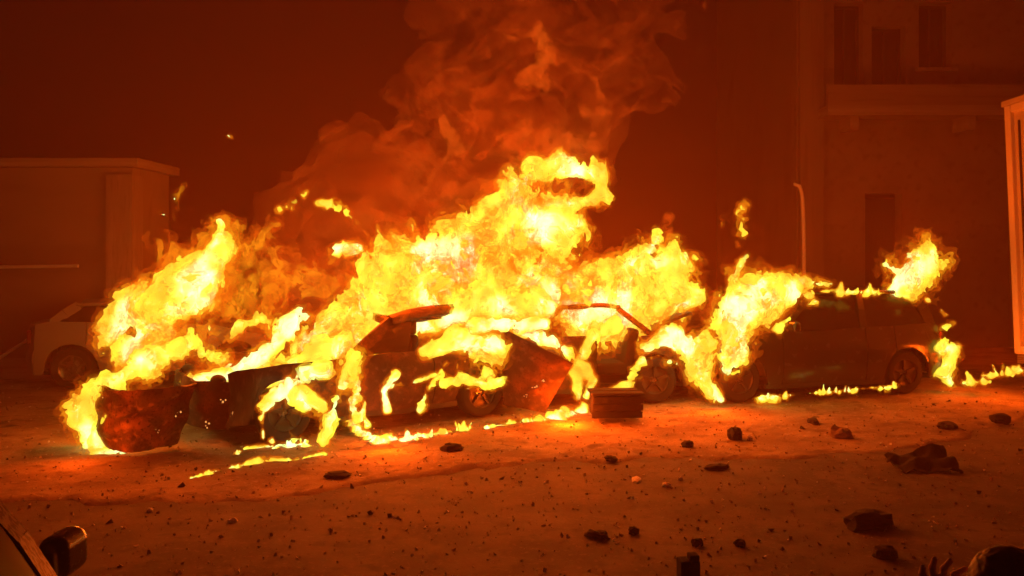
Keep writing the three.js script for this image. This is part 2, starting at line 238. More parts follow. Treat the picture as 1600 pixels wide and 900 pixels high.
// ---------------------------------------------------------------- cars
function makeCar(name, label, o) {
  const { L = 4.2, W = 1.72, H = 1.42, wb = 2.5, fo = 0.82, cowl = 0.55, rearBase = -1.5, roofF = 0.05, roofR = -1.1, tail = 0.9, nose = 0.66, paint = M.burnt, glass = false, crumple = 0, wheelR = 0.31, seedK = 0 } = o;
  const car = thing(name, label, 'car', [0, 0, 0], 0, o.group), x1 = L / 2, x0 = -L / 2, xf = x1 - fo, xr = xf - wb, R = wheelR + 0.06, skip = new Set(o.missing || []);
  const bend = (p) => crumple ? [p[0] + crumple * fbm(p[0] * 1.6 + seedK, p[1] * 1.6, p[2] * 1.6, 3), p[1] + crumple * 0.8 * fbm(p[0] * 1.4 + 7 + seedK, p[1] * 1.8, p[2] * 1.4, 3) * clamp(p[1]), p[2] + crumple * 1.3 * fbm(p[0] * 1.9 + 3 + seedK, p[1] * 2.1, p[2] * 1.7, 3)] : p;
  const arch = (x) => (o.arch || 0) * Math.pow(clamp((x - roofR) / (roofF - roofR)), 2.5);
  const S = (nu, nv, f, th) => slab(nu, nv, (u, v) => bend(f(u, v)), th);
  const keys = [[x0, tail - 0.05], [x0 + 0.3, tail], [rearBase, tail + 0.02], [cowl, o.cowlH || 0.93], [x1 - 0.35, nose + 0.1], [x1, nose]];
  const belt = (x) => { for (let i = 1; i < keys.length; i++) if (x <= keys[i][0]) { const [a, b] = [keys[i - 1], keys[i]], t = sstep(0, 1, (x - a[0]) / (b[0] - a[0])); return lerp(a[1], b[1], lerp((x - a[0]) / (b[0] - a[0]), t, 0.4)); } return nose; };
  const hw = (x, y) => W / 2 * (1 - 0.13 * Math.pow(Math.abs(x / x1), 5)) - 0.07 * Math.pow((y - 0.55) / 0.45, 2) + 0.012 * Math.exp(-Math.pow((y - 0.72) / 0.04, 2));
  const under = (x) => { for (const w of [xf, xr]) if (Math.abs(x - w) < R) return wheelR + Math.sqrt(R * R - (x - w) * (x - w)); return 0.23; };
  const side = (a, b, s, prd = 0) => S(Math.max(10, Math.round((b - a) / 0.05)), 9, (u, v) => { const x = lerp(a, b, u), y = lerp(under(x), belt(x), v); return [x, y, s * (hw(x, y) + prd)]; }, 0.03 * -s);
  const g = 0.006, mid = (cowl + rearBase) / 2 - 0.05, fd = Math.min(cowl, xf - R + 0.02), rd = Math.max(xr + R * 0.55, rearBase);
  for (const s of [-1, 1]) {
    const lab = s < 0 ? 'near' : 'far';
    if (!skip.has('fender' + s)) part('wing_panel', side(fd + g, x1 - 0.24, s), paint, car);
    for (const [a, b, k] of [[mid + g, fd - g, 'front_door' + s], [rd + g, mid - g, 'rear_door' + s]]) if (!skip.has(k)) {
      const d = part('door', side(a, b, s, 0.003), paint, car);
      part('handle', new RoundedBoxGeometry(0.16, 0.03, 0.03, 2, 0.012).translate(a + 0.16, 0.8, s * (hw(a + 0.16, 0.8) + 0.02)), M.trim, d);
    }
    if (!skip.has('quarter' + s)) part('quarter_panel', side(x0 + 0.2, rd - g, s), paint, car);
    part('sill', S(20, 1, (u, v) => [lerp(xr + R, xf - R, u), lerp(0.18, 0.235, v), s * (W / 2 - 0.06)], 0.06 * -s), M.trim, car);
    const roofW = W / 2 - 0.26, top = (x) => H - 0.085 - 0.02 * Math.abs((x - (roofF + roofR) / 2)) - arch(x);
    const P = (a, b, w) => part('pillar', merge([bar(bend(a), bend([(a[0] + b[0]) / 2, (a[1] + b[1]) / 2 + 0.015, (a[2] + b[2]) / 2 + s * 0.02]), w, 0.06), bar(bend([(a[0] + b[0]) / 2, (a[1] + b[1]) / 2 + 0.015, (a[2] + b[2]) / 2 + s * 0.02]), bend(b), w, 0.06)]), paint, car);
    const bz = (x) => s * (hw(x, belt(x)) - 0.03);
    if (!skip.has('A' + s)) P([cowl + 0.02, belt(cowl) - 0.03, bz(cowl)], [roofF, top(roofF), s * roofW], o.apillar || 0.075);
    if (!skip.has('B' + s)) P([mid, belt(mid) - 0.03, bz(mid)], [mid - 0.05, top(mid) + 0.01, s * roofW], 0.1);
    if (!skip.has('C' + s)) P([rearBase + 0.02, belt(rearBase) - 0.03, bz(rearBase)], [roofR, top(roofR), s * roofW], o.cpillar || 0.16);
    part('roof_rail', tube([0, 0.25, 0.5, 0.75, 1].map((t) => { const x = lerp(roofR - 0.03, roofF + 0.03, t); return bend([x, top(x) + 0.02, s * (roofW + 0.015)]); }), o.apillar ? 0.075 : 0.032, 16, 6), paint, car);
    const pane = (a, b, c, d, m = M.glass) => part('side_window', S(4, 4, (u, v) => { const lo = lerp(a, b, u), hi = lerp(c, d, u), x = lerp(lo, hi, v); return [x, lerp(belt(lo) + 0.005, top(hi), v), lerp(bz(lo), s * roofW, v)]; }, 0.012 * -s), m, car);
    if (o.sootPane && s < 0) pane(mid + 0.3, cowl - 0.02, mid + 0.16, roofF - 0.02, M.char);
    if (glass) {
      pane(mid + 0.05, cowl - 0.04, mid, roofF - 0.05); pane(rearBase + 0.12, mid - 0.05, roofR + 0.1, mid - 0.1);
    }
    for (const [x, k] of [[xf, 'front'], [xr, 'rear']]) {
      const w = new THREE.Group(); w.name = 'wheel'; w.position.set(x, wheelR, s * (W / 2 - 0.13)); car.add(w);
      part('tyre', new THREE.LatheGeometry([[0.2, -0.09], [0.27, -0.1], [wheelR - 0.02, -0.085], [wheelR, -0.05], [wheelR, 0.05], [wheelR - 0.02, 0.085], [0.27, 0.1], [0.2, 0.09]].map((p) => new THREE.Vector2(...p)), 36).rotateX(Math.PI / 2), M.tyre, w);
      const sp = [new THREE.LatheGeometry([[0.06, 0.05], [0.075, 0.055], [0.08, 0.04], [0.17, 0.045], [0.185, 0.075], [0.205, 0.085], [0.205, -0.085], [0.18, -0.08]].map((p) => new THREE.Vector2(...p)), 30).rotateX(Math.PI / 2 * s)];
      for (let k2 = 0; k2 < 5; k2++) sp.push(box(0.035, 0.15, 0.03, 0, 0.11, s * 0.062).rotateZ(k2 * Math.PI * 0.4));
      part('rim', merge(sp), o.rimMat || M.rim, w); part('brake_disc', new THREE.CylinderGeometry(0.13, 0.13, 0.02, 24).rotateX(Math.PI / 2), M.steel, w);
    }
    part('headlight', new THREE.SphereGeometry(0.11, 16, 10).scale(0.7, 0.62, 1.25).translate(x1 - 0.22, nose - 0.02, s * (W / 2 - 0.3)), o.lensMat || M.lens, car);
    part('tail_light', new RoundedBoxGeometry(0.06, 0.2, 0.22, 2, 0.02).translate(x0 + 0.09, tail - 0.2, s * (W / 2 - 0.27)), M.tail, car);
    if (!skip.has('mirror' + s)) { const mr = part('side_mirror', new RoundedBoxGeometry(0.11, 0.155, 0.2, 4, 0.05).translate(cowl - 0.12 + (o.mirrorOn || 0), 1.02, s * (W / 2 + 0.1)), o.mirrorMat || paint, car);
      part('mirror_arm', bar([cowl - 0.1, 0.95, s * (W / 2 - 0.05)], [cowl - 0.12 + (o.mirrorOn || 0), 0.99, s * (W / 2 + 0.06)], 0.05, 0.035), M.trim, mr); }
    part('front_seat', merge([new RoundedBoxGeometry(0.5, 0.14, 0.48, 2, 0.05).translate(-0.1, 0.45, s * 0.36), new RoundedBoxGeometry(0.13, 0.6, 0.46, 2, 0.05).rotateZ(0.2).translate(-0.4, 0.75, s * 0.36), new RoundedBoxGeometry(0.09, 0.18, 0.24, 2, 0.04).translate(-0.5, 1.12, s * 0.36)]), M.char, car);
  }
  if (!skip.has('bonnet')) part('bonnet', S(16, 16, (u, v) => { const x = lerp(cowl + 0.04, x1 - 0.16, u), q = 2 * v - 1, h = hw(x, belt(x)) - 0.07; return [x - 0.1 * q * q * u, belt(x) + 0.055 * (1 - q * q) + 0.006 * Math.cos(q * 9) + (o.bonnetUp || 0) * (1 - u) * 0 + (o.bonnetUp || 0) * Math.sin(u * Math.PI) , q * h]; }, -0.025), paint, car);
  if (!skip.has('boot')) part('boot_lid', S(10, 14, (u, v) => { const x = lerp(x0 + 0.1, rearBase - 0.02, u), q = 2 * v - 1; return [x, belt(x) + 0.03 * (1 - q * q), q * (hw(x, belt(x)) - 0.06)]; }, -0.025), paint, car);
  const fb = part('front_bumper', S(20, 10, (u, v) => { const q = 2 * u - 1, y = lerp(0.2, nose - 0.005, v); return [x1 - 0.25 * Math.pow(Math.abs(q), 3) - 0.05 * Math.pow(v, 3) - 0.04 * (1 - v) + 0.03 * Math.exp(-Math.pow((y - 0.42) / 0.06, 2)), y, q * hw(x1 - 0.25, y)]; }, 0.035), paint, car);
  part('grille', merge([0, 1, 2, 3].map((k) => box(0.02, 0.018, 0.62, x1 + 0.008, 0.48 + k * 0.035, 0))), M.trim, fb);
  const rb = part('rear_bumper', S(20, 10, (u, v) => { const q = 2 * u - 1, y = lerp(0.24, tail - 0.03, v); return [x0 + 0.2 * Math.pow(Math.abs(q), 3) + 0.05 * v - 0.03 * Math.exp(-Math.pow((y - 0.48) / 0.08, 2)), y, q * hw(x0 + 0.2, y)]; }, -0.035), paint, car);
  if (!skip.has('roof')) part('roof', S(16, 14, (u, v) => { const x = lerp(roofR, roofF, u), q = 2 * v - 1; return [x, H - 0.075 - 0.02 * Math.abs(x - (roofF + roofR) / 2) - arch(x) + 0.07 * (1 - q * q) - (o.sag || 0) * Math.sin(u * Math.PI) * (1 - q * q), q * (W / 2 - 0.25)]; }, o.apillar ? -0.08 : -0.025), paint, car);
  if (glass) {
    part('windscreen', S(6, 8, (u, v) => { const q = 2 * v - 1; return [lerp(cowl + 0.03, roofF + 0.02, u) + 0.04 * (1 - q * q), lerp(belt(cowl) + 0.02, H - 0.05, u), q * lerp(hw(cowl, 0.93) - 0.07, W / 2 - 0.29, u)]; }, 0.012), M.glass, car);
    part('rear_window', S(6, 8, (u, v) => { const q = 2 * v - 1; return [lerp(rearBase, roofR - 0.02, u) - 0.03 * (1 - q * q), lerp(belt(rearBase) + 0.02, H - 0.06, u), q * lerp(hw(rearBase, 0.95) - 0.08, W / 2 - 0.29, u)]; }, -0.012), M.glass, car);
  }
  part('floor_pan', merge([box(L - 0.6, 0.06, W - 0.3, 0, 0.24, 0), box(0.05, 0.5, W - 0.4, cowl + 0.1, 0.55, 0), box(0.05, 0.4, W - 0.4, rearBase + 0.1, 0.5, 0)]), M.char, car);
  part('dashboard', new RoundedBoxGeometry(0.3, 0.2, W - 0.35, 2, 0.06).translate(cowl - 0.12, 0.82, 0), M.char, car);
  part('steering_wheel', new THREE.TorusGeometry(0.17, 0.015, 8, 24).rotateY(Math.PI / 2).rotateZ(-0.4).translate(cowl - 0.38, 0.88, 0.36), M.char, car);
  part('rear_seat', merge([new RoundedBoxGeometry(0.45, 0.16, W - 0.45, 2, 0.05).translate(rearBase + 0.6, 0.45, 0), new RoundedBoxGeometry(0.14, 0.55, W - 0.45, 2, 0.05).rotateZ(0.2).translate(rearBase + 0.32, 0.72, 0)]), M.char, car);
  part('engine', new RoundedBoxGeometry(0.6, 0.35, 0.8, 2, 0.06).translate(xf + 0.05, 0.48, 0), M.char, car);
  return car;
}
// put a car so that the contact point of one near wheel (local z = side * W/2) is at (x, z), heading given
function park(car, lx, lz, x, z, hx, hz) {
  const n = Math.hypot(hx, hz), c = hx / n, s = -hz / n; car.rotation.y = Math.atan2(s, c);
  car.position.set(x - (lx * c + lz * s), floorY(x, z) * 0.5 + 0.02, z - (-lx * s + lz * c)); return car;
}
const carA = makeCar('burning_saloon', 'burnt-out car with blackened shell in the middle, nose towards lower left', { L: 4.2, W: 1.72, H: 1.4, cowlH: 0.86, nose: 0.7, tail: 0.84, wb: 2.5, fo: 0.86, cowl: 0.46, rearBase: -1.4, roofF: -0.12, roofR: -1.15, crumple: 0.1, paint: M.red, apillar: 0.16, arch: 0.1, sootPane: true, missing: ['C-1', 'B-1', 'quarter-1', 'mirror-1', 'mirror1', 'bonnet'], sag: 0.12, seedK: 2, rimMat: M.burntRim, lensMat: M.char, group: 'cars on fire' });
park(carA, 2.1 - 0.86, -0.8, -2.43, -9.5, -0.82, 0.57);
const carB = makeCar('burning_notchback', 'gutted car deep in the flames behind the middle wreck, boot lid raised', { L: 4.3, W: 1.7, H: 1.36, wb: 2.5, fo: 0.85, cowl: 0.6, rearBase: -1.25, roofF: 0.05, roofR: -0.75, crumple: 0.1, paint: M.red, cpillar: 0.06, missing: ['boot', 'rear_door-1', 'mirror-1', 'mirror1', 'B-1'], sag: 0.1, seedK: 13, rimMat: M.burntRim, lensMat: M.char, group: 'cars on fire' });
park(carB, 2.15 - 0.85 - 2.5, -0.8, 1.93, -11.95, -0.985, 0.17);
{ // its lid stands ajar
  part('boot_lid', slab(8, 8, (u, v) => [lerp(-1.15, -1.75, u) , 0.93 + 0.30 * Math.sin(u * 1.3) , lerp(-0.72, 0.6, v)], 0.04), M.red, carB);
}
const carC = makeCar('burning_hatchback', 'dark hatchback on the right with flames over bonnet and roof', { L: 4.15, W: 1.74, H: 1.53, wb: 2.62, fo: 0.74, cowl: 0.72, rearBase: -1.82, roofF: 0.1, roofR: -1.58, tail: 0.98, nose: 0.74, glass: true, paint: M.dark, crumple: 0.02, seedK: 5, rimMat: M.burntRim, lensMat: M.char, group: 'cars on fire' });
park(carC, 2.075 - 0.74, -0.8, 3.08, -12.0, -0.965, 0.26);
const carD = makeCar('parked_coupe', 'small rounded white car by the low building, half hidden by flames', { L: 3.7, W: 1.62, H: 1.32, wb: 2.3, fo: 0.7, cowl: 0.75, rearBase: -1.45, roofF: 0.2, roofR: -1.1, tail: 0.98, glass: true, paint: M.white, cpillar: 0.14 });
park(carD, 1.85 - 0.7 - 2.3, 0.75, -6.5, -13.1, 0.97, -0.24);
const carE = makeCar('foreground_van', 'near vehicle at the bottom left corner showing windscreen pillar and wing mirror', { L: 4.1, W: 1.7, H: 1.47, wb: 2.5, fo: 0.8, cowl: 0.7, rearBase: -1.75, roofF: 0.5, roofR: -1.6, glass: true, paint: M.steel, mirrorMat: M.dark, mirrorOn: 0.06 });
park(carE, 0.64, -0.95, -1.57, -3.1, 1, 0.02);

// ---------------------------------------------------------------- surfaces of a field on a grid (marching cubes, shared vertices)
function grid(lo, hi, cell, f) {
  const n = [0, 1, 2].map((k) => Math.ceil((hi[k] - lo[k]) / cell) + 1), v = new Float32Array(n[0] * n[1] * n[2]);
  for (let k = 0, i = 0; k < n[2]; k++) for (let j = 0; j < n[1]; j++) for (let q = 0; q < n[0]; q++, i++)
    v[i] = q && j && k && q < n[0] - 1 && j < n[1] - 1 && k < n[2] - 1 ? f(lo[0] + q * cell, lo[1] + j * cell, lo[2] + k * cell) : -9;
  return { lo, n, v, cell };
}
function surface(G, iso, color) {
  const { lo, n, v, cell } = G, sx = 1, sy = n[0], sz = n[0] * n[1], pos = [], idx = [], seen = [new Int32Array(v.length).fill(-1), new Int32Array(v.length).fill(-1), new Int32Array(v.length).fill(-1)];
  const S = [sx, sy, sz], E = [[0, 0, 0, 0], [1, 0, 0, 1], [0, 1, 0, 0], [0, 0, 0, 1], [0, 0, 1, 0], [1, 0, 1, 1], [0, 1, 1, 0], [0, 0, 1, 1], [0, 0, 0, 2], [1, 0, 0, 2], [1, 1, 0, 2], [0, 1, 0, 2]];
  const vert = (x, y, z, e) => {
    const [a, b, c, ax] = E[e], X = x + a, Y = y + b, Z = z + c, i = X + Y * sy + Z * sz; let k = seen[ax][i];
    if (k < 0) { const v0 = v[i], v1 = v[i + S[ax]], t = clamp((iso - v0) / (v1 - v0), 0.02, 0.98); k = seen[ax][i] = pos.length / 3; pos.push(lo[0] + cell * (X + (ax === 0 ? t : 0)), lo[1] + cell * (Y + (ax === 1 ? t : 0)), lo[2] + cell * (Z + (ax === 2 ? t : 0))); }
    return k;
  };
  for (let z = 0; z < n[2] - 1; z++) for (let y = 0; y < n[1] - 1; y++) for (let x = 0; x < n[0] - 1; x++) {
    const i = x + y * sy + z * sz; let m = 0;
    if (v[i] < iso) m |= 1; if (v[i + 1] < iso) m |= 2; if (v[i + 1 + sy] < iso) m |= 8; if (v[i + sy] < iso) m |= 4;
    if (v[i + sz] < iso) m |= 16; if (v[i + 1 + sz] < iso) m |= 32; if (v[i + 1 + sy + sz] < iso) m |= 128; if (v[i + sy + sz] < iso) m |= 64;
    // the table counts corners round the face: 0, 1, 3, 2
    m = (m & 0x33) | ((m & 0x44) << 1) | ((m & 0x88) >> 1);
    if (!edgeTable[m]) continue;
    for (let t = m * 16; triTable[t] !== -1; t += 3) { const a = vert(x, y, z, triTable[t]), b = vert(x, y, z, triTable[t + 1]), c = vert(x, y, z, triTable[t + 2]); if (a !== b && b !== c && a !== c) idx.push(a, c, b); }
  }
  if (!idx.length) return null;
  const g = new THREE.BufferGeometry(); g.setAttribute('position', new THREE.Float32BufferAttribute(pos, 3)); g.setIndex(idx); return g;
}
const seg = (px, py, pz, s) => { const [ax, ay, az, r0, bx, by, bz, r1] = s, dx = bx - ax, dy = by - ay, dz = bz - az, L = dx * dx + dy * dy + dz * dz; const t = L ? clamp(((px - ax) * dx + (py - ay) * dy + (pz - az) * dz) / L) : 0; return [Math.hypot(px - ax - t * dx, py - ay - t * dy, pz - az - t * dz), r0 + (r1 - r0) * t]; };

// ---------------------------------------------------------------- fire
const glowing = (r, g, b, opacity) => new THREE.MeshBasicMaterial({ color: C(r, g, b), vertexColors: true, transparent: opacity < 1, opacity });
const LAYERS = [                                            // hotter inside: each layer lets the one behind it shine through
  ['glow', -0.2, glowing(0.85, 0.12, 0.003, 0.12)],
  ['orange_flame', 0.08, glowing(1.15, 0.36, 0.008, 0.29)],
  ['yellow_flame', 0.32, glowing(1.6, 1.2, 0.06, 0.76)],
  ['white_flame', 0.56, glowing(1.7, 1.75, 0.2, 1)],
];
const DULL = [['glow', -0.1, glowing(0.6, 0.08, 0.003, 0.12)], ['red_flame', 0.06, glowing(0.7, 0.07, 0.004, 0.2)], ['orange_flame', 0.22, glowing(0.8, 0.1, 0.005, 0.24)]];   // cooler flame lost in smoke
let triangles = 0;
function flame(label, strokes, o = {}) {
  const { cell = 0.031, amp = 1.0, freq = 2.3, crease = 0.42, bias = 0.19, cap = 9, group = 'flames' } = o;
  const lo = [1e9, 1e9, 1e9], hi = [-1e9, -1e9, -1e9];
  for (const s of strokes) for (const k of [0, 4]) for (let a = 0; a < 3; a++) { const e = s[k + 3] * 1.7 + 0.08; lo[a] = Math.min(lo[a], s[k + a] - e); hi[a] = Math.max(hi[a], s[k + a] + e); }
  lo[1] = Math.max(lo[1], -0.04);
  const heat = (x, y, z) => { let best = -9;
    for (const s of strokes) { const [d, r] = seg(x, y, z, s); const q = s[8] - Math.min(2.4, d / r); best = best < -8 ? q : Math.max(best, q) + 0.12 * Math.max(0, 1 - Math.abs(best - q) * 3); } return best; };
  const G = grid(lo, hi, cell, (x, y, z) => {
    const best = heat(x, y, z);
    if (best < -1.1) return -2;
    const wx = x + 0.2 * noise(x * 2.1, y * 1.6, z * 2.1 + 11) + 0.06 * noise(x * 6, y * 4.5, z * 6 + 3), wy = y + 0.16 * noise(x * 2.1 + 31, y * 1.6, z * 2.1), wz = z + 0.14 * noise(x * 2.1, y * 1.6 + 17, z * 2.1);
    let n = 0, a = 0.5, X = wx * freq, Y = wy * freq * 0.62, Z = wz * freq;
    for (let k = 0; k < 5; k++) { n += a * noise(X, Y, Z); X = X * 2.03 + 5.1; Y = Y * 2.03 + 1.7; Z = Z * 2.03 + 9.2; a *= 0.64; }
    const c = Math.max(0, 1 - Math.abs(noise(wx * 4.6, wy * 3.6, wz * 4.6)) * 2.4), e = Math.max(0, 1 - Math.abs(noise(wx * 10.5, wy * 8, wz * 10.5)) * 2.2);
    return Math.min(cap, best + bias + amp * n * 1.42 - crease * (c * c * c + 0.6 * e * e * e));
  });
  const t = thing('flame', label, 'flame', [0, 0, 0], 0, group);
  const base = strokes[0]; t.position.set(base[0], 0, base[2]);
  for (const [name, iso, mat] of o.dull ? DULL : LAYERS) {
    const g = surface(G, iso); if (!g) continue;
    const p = g.attributes.position, col = new Float32Array(p.count * 4);
    for (let i = 0; i < p.count; i++) {
      const x = p.getX(i), y = p.getY(i), z = p.getZ(i), hot = sstep(0.18, 0.66, heat(x, y, z) + 0.7 * noise(x * 1.5, y * 1.3, z * 1.5 + 33)), n = 1 + 0.3 * noise(x * 3.1, y * 2.4, z * 3.1 + 50) + 0.2 * noise(x * 9, y * 7, z * 9 + 20), a = name === 'yellow_flame' ? clamp(0.95 + 1.5 * noise(x * 7 + 9, y * 5, z * 7), 0.25, 1) : clamp(0.6 + 1.5 * noise(x * 4.1 + 9, y * 3, z * 4.1) + 0.9 * noise(x * 11, y * 8, z * 11), 0, 1);
      col.set(name === 'white_flame' ? [1 + 0.5 * hot, lerp(0.85 * n, 1.5, hot), lerp(n * 0.7, 7, hot * hot), 1] : [0.92 + 0.1 * n, name === 'yellow_flame' ? lerp(n, 2, hot) : n, name === 'yellow_flame' ? lerp(n, 13, hot * hot) : n, a], i * 4);
    }
    g.setAttribute('color', new THREE.BufferAttribute(col, 4));
    g.translate(-base[0], 0, -base[2]); triangles += g.index.count / 3;
    const m = part(name, g, mat, t); m.castShadow = false;
  }
  return t;
}
flame('tall bright flame leaning left over the torn bumper', [[-4.48, 0.84, -10.6, 0.26, -4.25, 1.18, -10.6, 0.321, 1], [-4.25, 1.18, -10.6, 0.321, -3.83, 1.6, -10.6, 0.321, 1], [-3.83, 1.6, -10.6, 0.321, -3.48, 2.14, -10.6, 0.199, 1], [-4.91, 1.01, -10.8, 0.203, -4.6, 1.4, -10.8, 0.25, 0.85], [-4.6, 1.4, -10.8, 0.25, -4.37, 1.67, -10.8, 0.218, 0.85], [-3.48, 2.14, -10.6, 0.168, -3.48, 2.48, -10.6, 0.153, 0.45], [-4.15, 2.52, -10.6, 0.13, -4.04, 2.71, -10.6, 0.115, 0.5], [-4.04, 2.71, -10.6, 0.115, -3.9, 2.87, -10.6, 0.077, 0.5], [-3.41, 2.44, -10.6, 0.168, -3.83, 2.56, -10.6, 0.122, 0.3]], {});
flame('ragged flame running down the left side of the torn bumper', [[-4.15, -0.07, -9.35, 0.095, -4.39, 0.07, -9.35, 0.189, 0.85], [-4.39, 0.07, -9.35, 0.189, -4.59, 0.38, -9.35, 0.162, 0.85], [-4.59, 0.38, -9.35, 0.162, -4.25, 0.68, -9.35, 0.176, 0.85], [-4.25, 0.68, -9.35, 0.176, -3.85, 0.92, -9.35, 0.162, 0.85], [-3.85, 0.92, -9.35, 0.162, -3.51, 1.05, -9.35, 0.122, 0.85], [-4.78, -0.13, -9.1, 0.053, -4.4, -0.06, -9.1, 0.092, 0.85], [-4.4, -0.06, -9.1, 0.092, -3.98, 0.02, -9.1, 0.092, 0.85], [-4.32, 0.11, -9.2, 0.146, -4.15, 0.37, -9.2, 0.133, 0.8], [-4.12, 0.98, -10, 0.188, -3.68, 1.02, -10, 0.217, 0.55], [-3.68, 1.02, -10, 0.217, -3.32, 0.87, -10, 0.188, 0.55]], { freq: 3.2 });
flame('low bright flame along the bonnet of the middle wreck', [[-3.38, 0.71, -9.55, 0.103, -2.9, 0.73, -9.55, 0.124, 0.9], [-2.9, 0.73, -9.55, 0.124, -2.48, 0.72, -9.55, 0.131, 0.9], [-2.48, 0.72, -9.55, 0.131, -2, 0.8, -9.55, 0.152, 0.9], [-3.65, 0.6, -9.9, 0.093, -3.29, 0.68, -9.9, 0.129, 0.95], [-3.29, 0.68, -9.9, 0.129, -2.86, 0.88, -9.9, 0.172, 0.95], [-2.86, 0.88, -9.9, 0.172, -2.5, 1.21, -9.9, 0.186, 0.95], [-2.5, 1.21, -9.9, 0.186, -2.32, 1.35, -9.9, 0.157, 0.95], [-3.06, 1.26, -10.6, 0.245, -3.6, 1.11, -10.6, 0.214, 0.5], [-2.54, 0.74, -10.2, 0.162, -2.28, 0.85, -10.2, 0.206, 0.95], [-2.28, 0.85, -10.2, 0.206, -1.99, 0.96, -10.2, 0.221, 0.95]], { freq: 2.8 });
flame('flame in the front wheel arch of the middle wreck', [[-2.555, 0.454, -9.216, 0.058, -2.553, 0.46, -9.216, 0.02, 0.884], [-2.539, 0.494, -9.227, 0.098, -2.538, 0.507, -9.227, 0.034, 0.855], [-2.535, 0.516, -9.263, 0.106, -2.535, 0.524, -9.263, 0.037, 0.788], [-2.542, 0.518, -9.302, 0.082, -2.54, 0.526, -9.302, 0.029, 0.8], [-2.526, 0.55, -9.296, 0.112, -2.512, 0.613, -9.296, 0.039, 0.789], [-2.481, 0.587, -9.209, 0.096, -2.493, 0.633, -9.209, 0.034, 0.879], [-2.467, 0.589, -9.224, 0.062, -2.471, 0.666, -9.224, 0.022, 0.778], [-2.433, 0.595, -9.24, 0.132, -2.439, 0.612, -9.24, 0.046, 0.826], [-2.403, 0.603, -9.228, 0.09, -2.405, 0.685, -9.228, 0.031, 0.907], [-2.393, 0.6, -9.282, 0.07, -2.392, 0.617, -9.282, 0.025, 0.708], [-2.335, 0.622, -9.195, 0.082, -2.331, 0.66, -9.195, 0.029, 0.904], [-2.287, 0.633, -9.192, 0.133, -2.319, 0.761, -9.192, 0.047, 0.925], [-2.281, 0.627, -9.264, 0.109, -2.252, 0.774, -9.264, 0.038, 0.725], [-2.263, 0.63, -9.236, 0.113, -2.258, 0.646, -9.236, 0.039, 0.736], [-2.257, 0.612, -9.284, 0.078, -2.261, 0.633, -9.284, 0.027, 0.724], [-2.216, 0.608, -9.215, 0.156, -2.244, 0.672, -9.215, 0.055, 0.654], [-2.187, 0.597, -9.195, 0.13, -2.189, 0.618, -9.195, 0.045, 0.712], [-2.167, 0.558, -9.283, 0.082, -2.18, 0.641, -9.283, 0.029, 0.931], [-2.136, 0.567, -9.194, 0.092, -2.144, 0.623, -9.194, 0.032, 0.711], [-2.105, 0.548, -9.194, 0.139, -2.12, 0.604, -9.194, 0.049, 0.71], [-2.1, 0.542, -9.207, 0.09, -2.151, 0.653, -9.207, 0.031, 0.914], [-2.091, 0.508, -9.298, 0.15, -2.089, 0.534, -9.298, 0.052, 0.873], [-2.59, 0.11, -9.25, 0.029, -2.62, 0.35, -9.25, 0.033, 0.68], [-2.62, 0.35, -9.25, 0.033, -2.5, 0.6, -9.25, 0.044, 0.68], [-2.5, 0.6, -9.25, 0.044, -2.27, 0.66, -9.25, 0.059, 0.68], [-2.27, 0.66, -9.25, 0.059, -2.07, 0.54, -9.25, 0.055, 0.68], [-2.07, 0.54, -9.25, 0.055, -2.02, 0.35, -9.25, 0.037, 0.68], [-2.503, 0.101, -9.236, 0.052, -2.501, 0.144, -9.236, 0.018, 0.621], [-2.307, 0.105, -9.255, 0.044, -2.301, 0.193, -9.255, 0.015, 0.459], [-2.267, 0.113, -9.22, 0.047, -2.317, 0.225, -9.22, 0.016, 0.485], [-2.25, 0.108, -9.251, 0.068, -2.276, 0.191, -9.251, 0.024, 0.451], [-2.184, 0.13, -9.154, 0.042, -2.165, 0.228, -9.154, 0.015, 0.614], [-2.159, 0.135, -9.164, 0.065, -2.152, 0.222, -9.164, 0.023, 0.519], [-2.139, 0.134, -9.203, 0.072, -2.155, 0.168, -9.203, 0.025, 0.457], [-2.121, 0.137, -9.213, 0.057, -2.15, 0.212, -9.213, 0.02, 0.526], [-2.094, 0.141, -9.241, 0.055, -2.093, 0.143, -9.241, 0.019, 0.468], [-2.058, 0.16, -9.177, 0.047, -2.083, 0.243, -9.177, 0.016, 0.552], [-2.025, 0.163, -9.215, 0.033, -2.022, 0.175, -9.215, 0.012, 0.558], [-1.998, 0.18, -9.148, 0.057, -1.967, 0.304, -9.148, 0.02, 0.491], [-2.52, 0.12, -9.2, 0.029, -2.19, 0.14, -9.2, 0.033, 0.48], [-2.19, 0.14, -9.2, 0.033, -1.99, 0.19, -9.2, 0.022, 0.48]], { cell: 0.022, freq: 5 });
flame('huge wall of flame towering over the middle wreck', [[-2.26, 0.48, -11.2, 0.21, -1.98, 1.05, -11.2, 0.372, 0.95], [-1.98, 1.05, -11.2, 0.372, -1.62, 1.61, -11.2, 0.437, 0.95], [-1.62, 1.61, -11.2, 0.437, -1.21, 1.82, -11.2, 0.388, 0.95], [-1.56, 1.44, -11.4, 0.412, -0.91, 1.69, -11.4, 0.428, 1.05], [-0.91, 1.69, -11.4, 0.428, -0.33, 1.77, -11.4, 0.329, 1.05], [-1.33, 2.02, -11.5, 0.365, -0.66, 2.1, -11.5, 0.382, 0.85], [-0.66, 2.1, -11.5, 0.382, 0, 2.52, -11.5, 0.365, 0.85], [-1.91, 1.23, -11, 0.318, -2.54, 0.91, -11, 0.206, 0.8], [-1.91, 2.02, -11.5, 0.216, -2.24, 2.14, -11.5, 0.133, 0.65]], {});
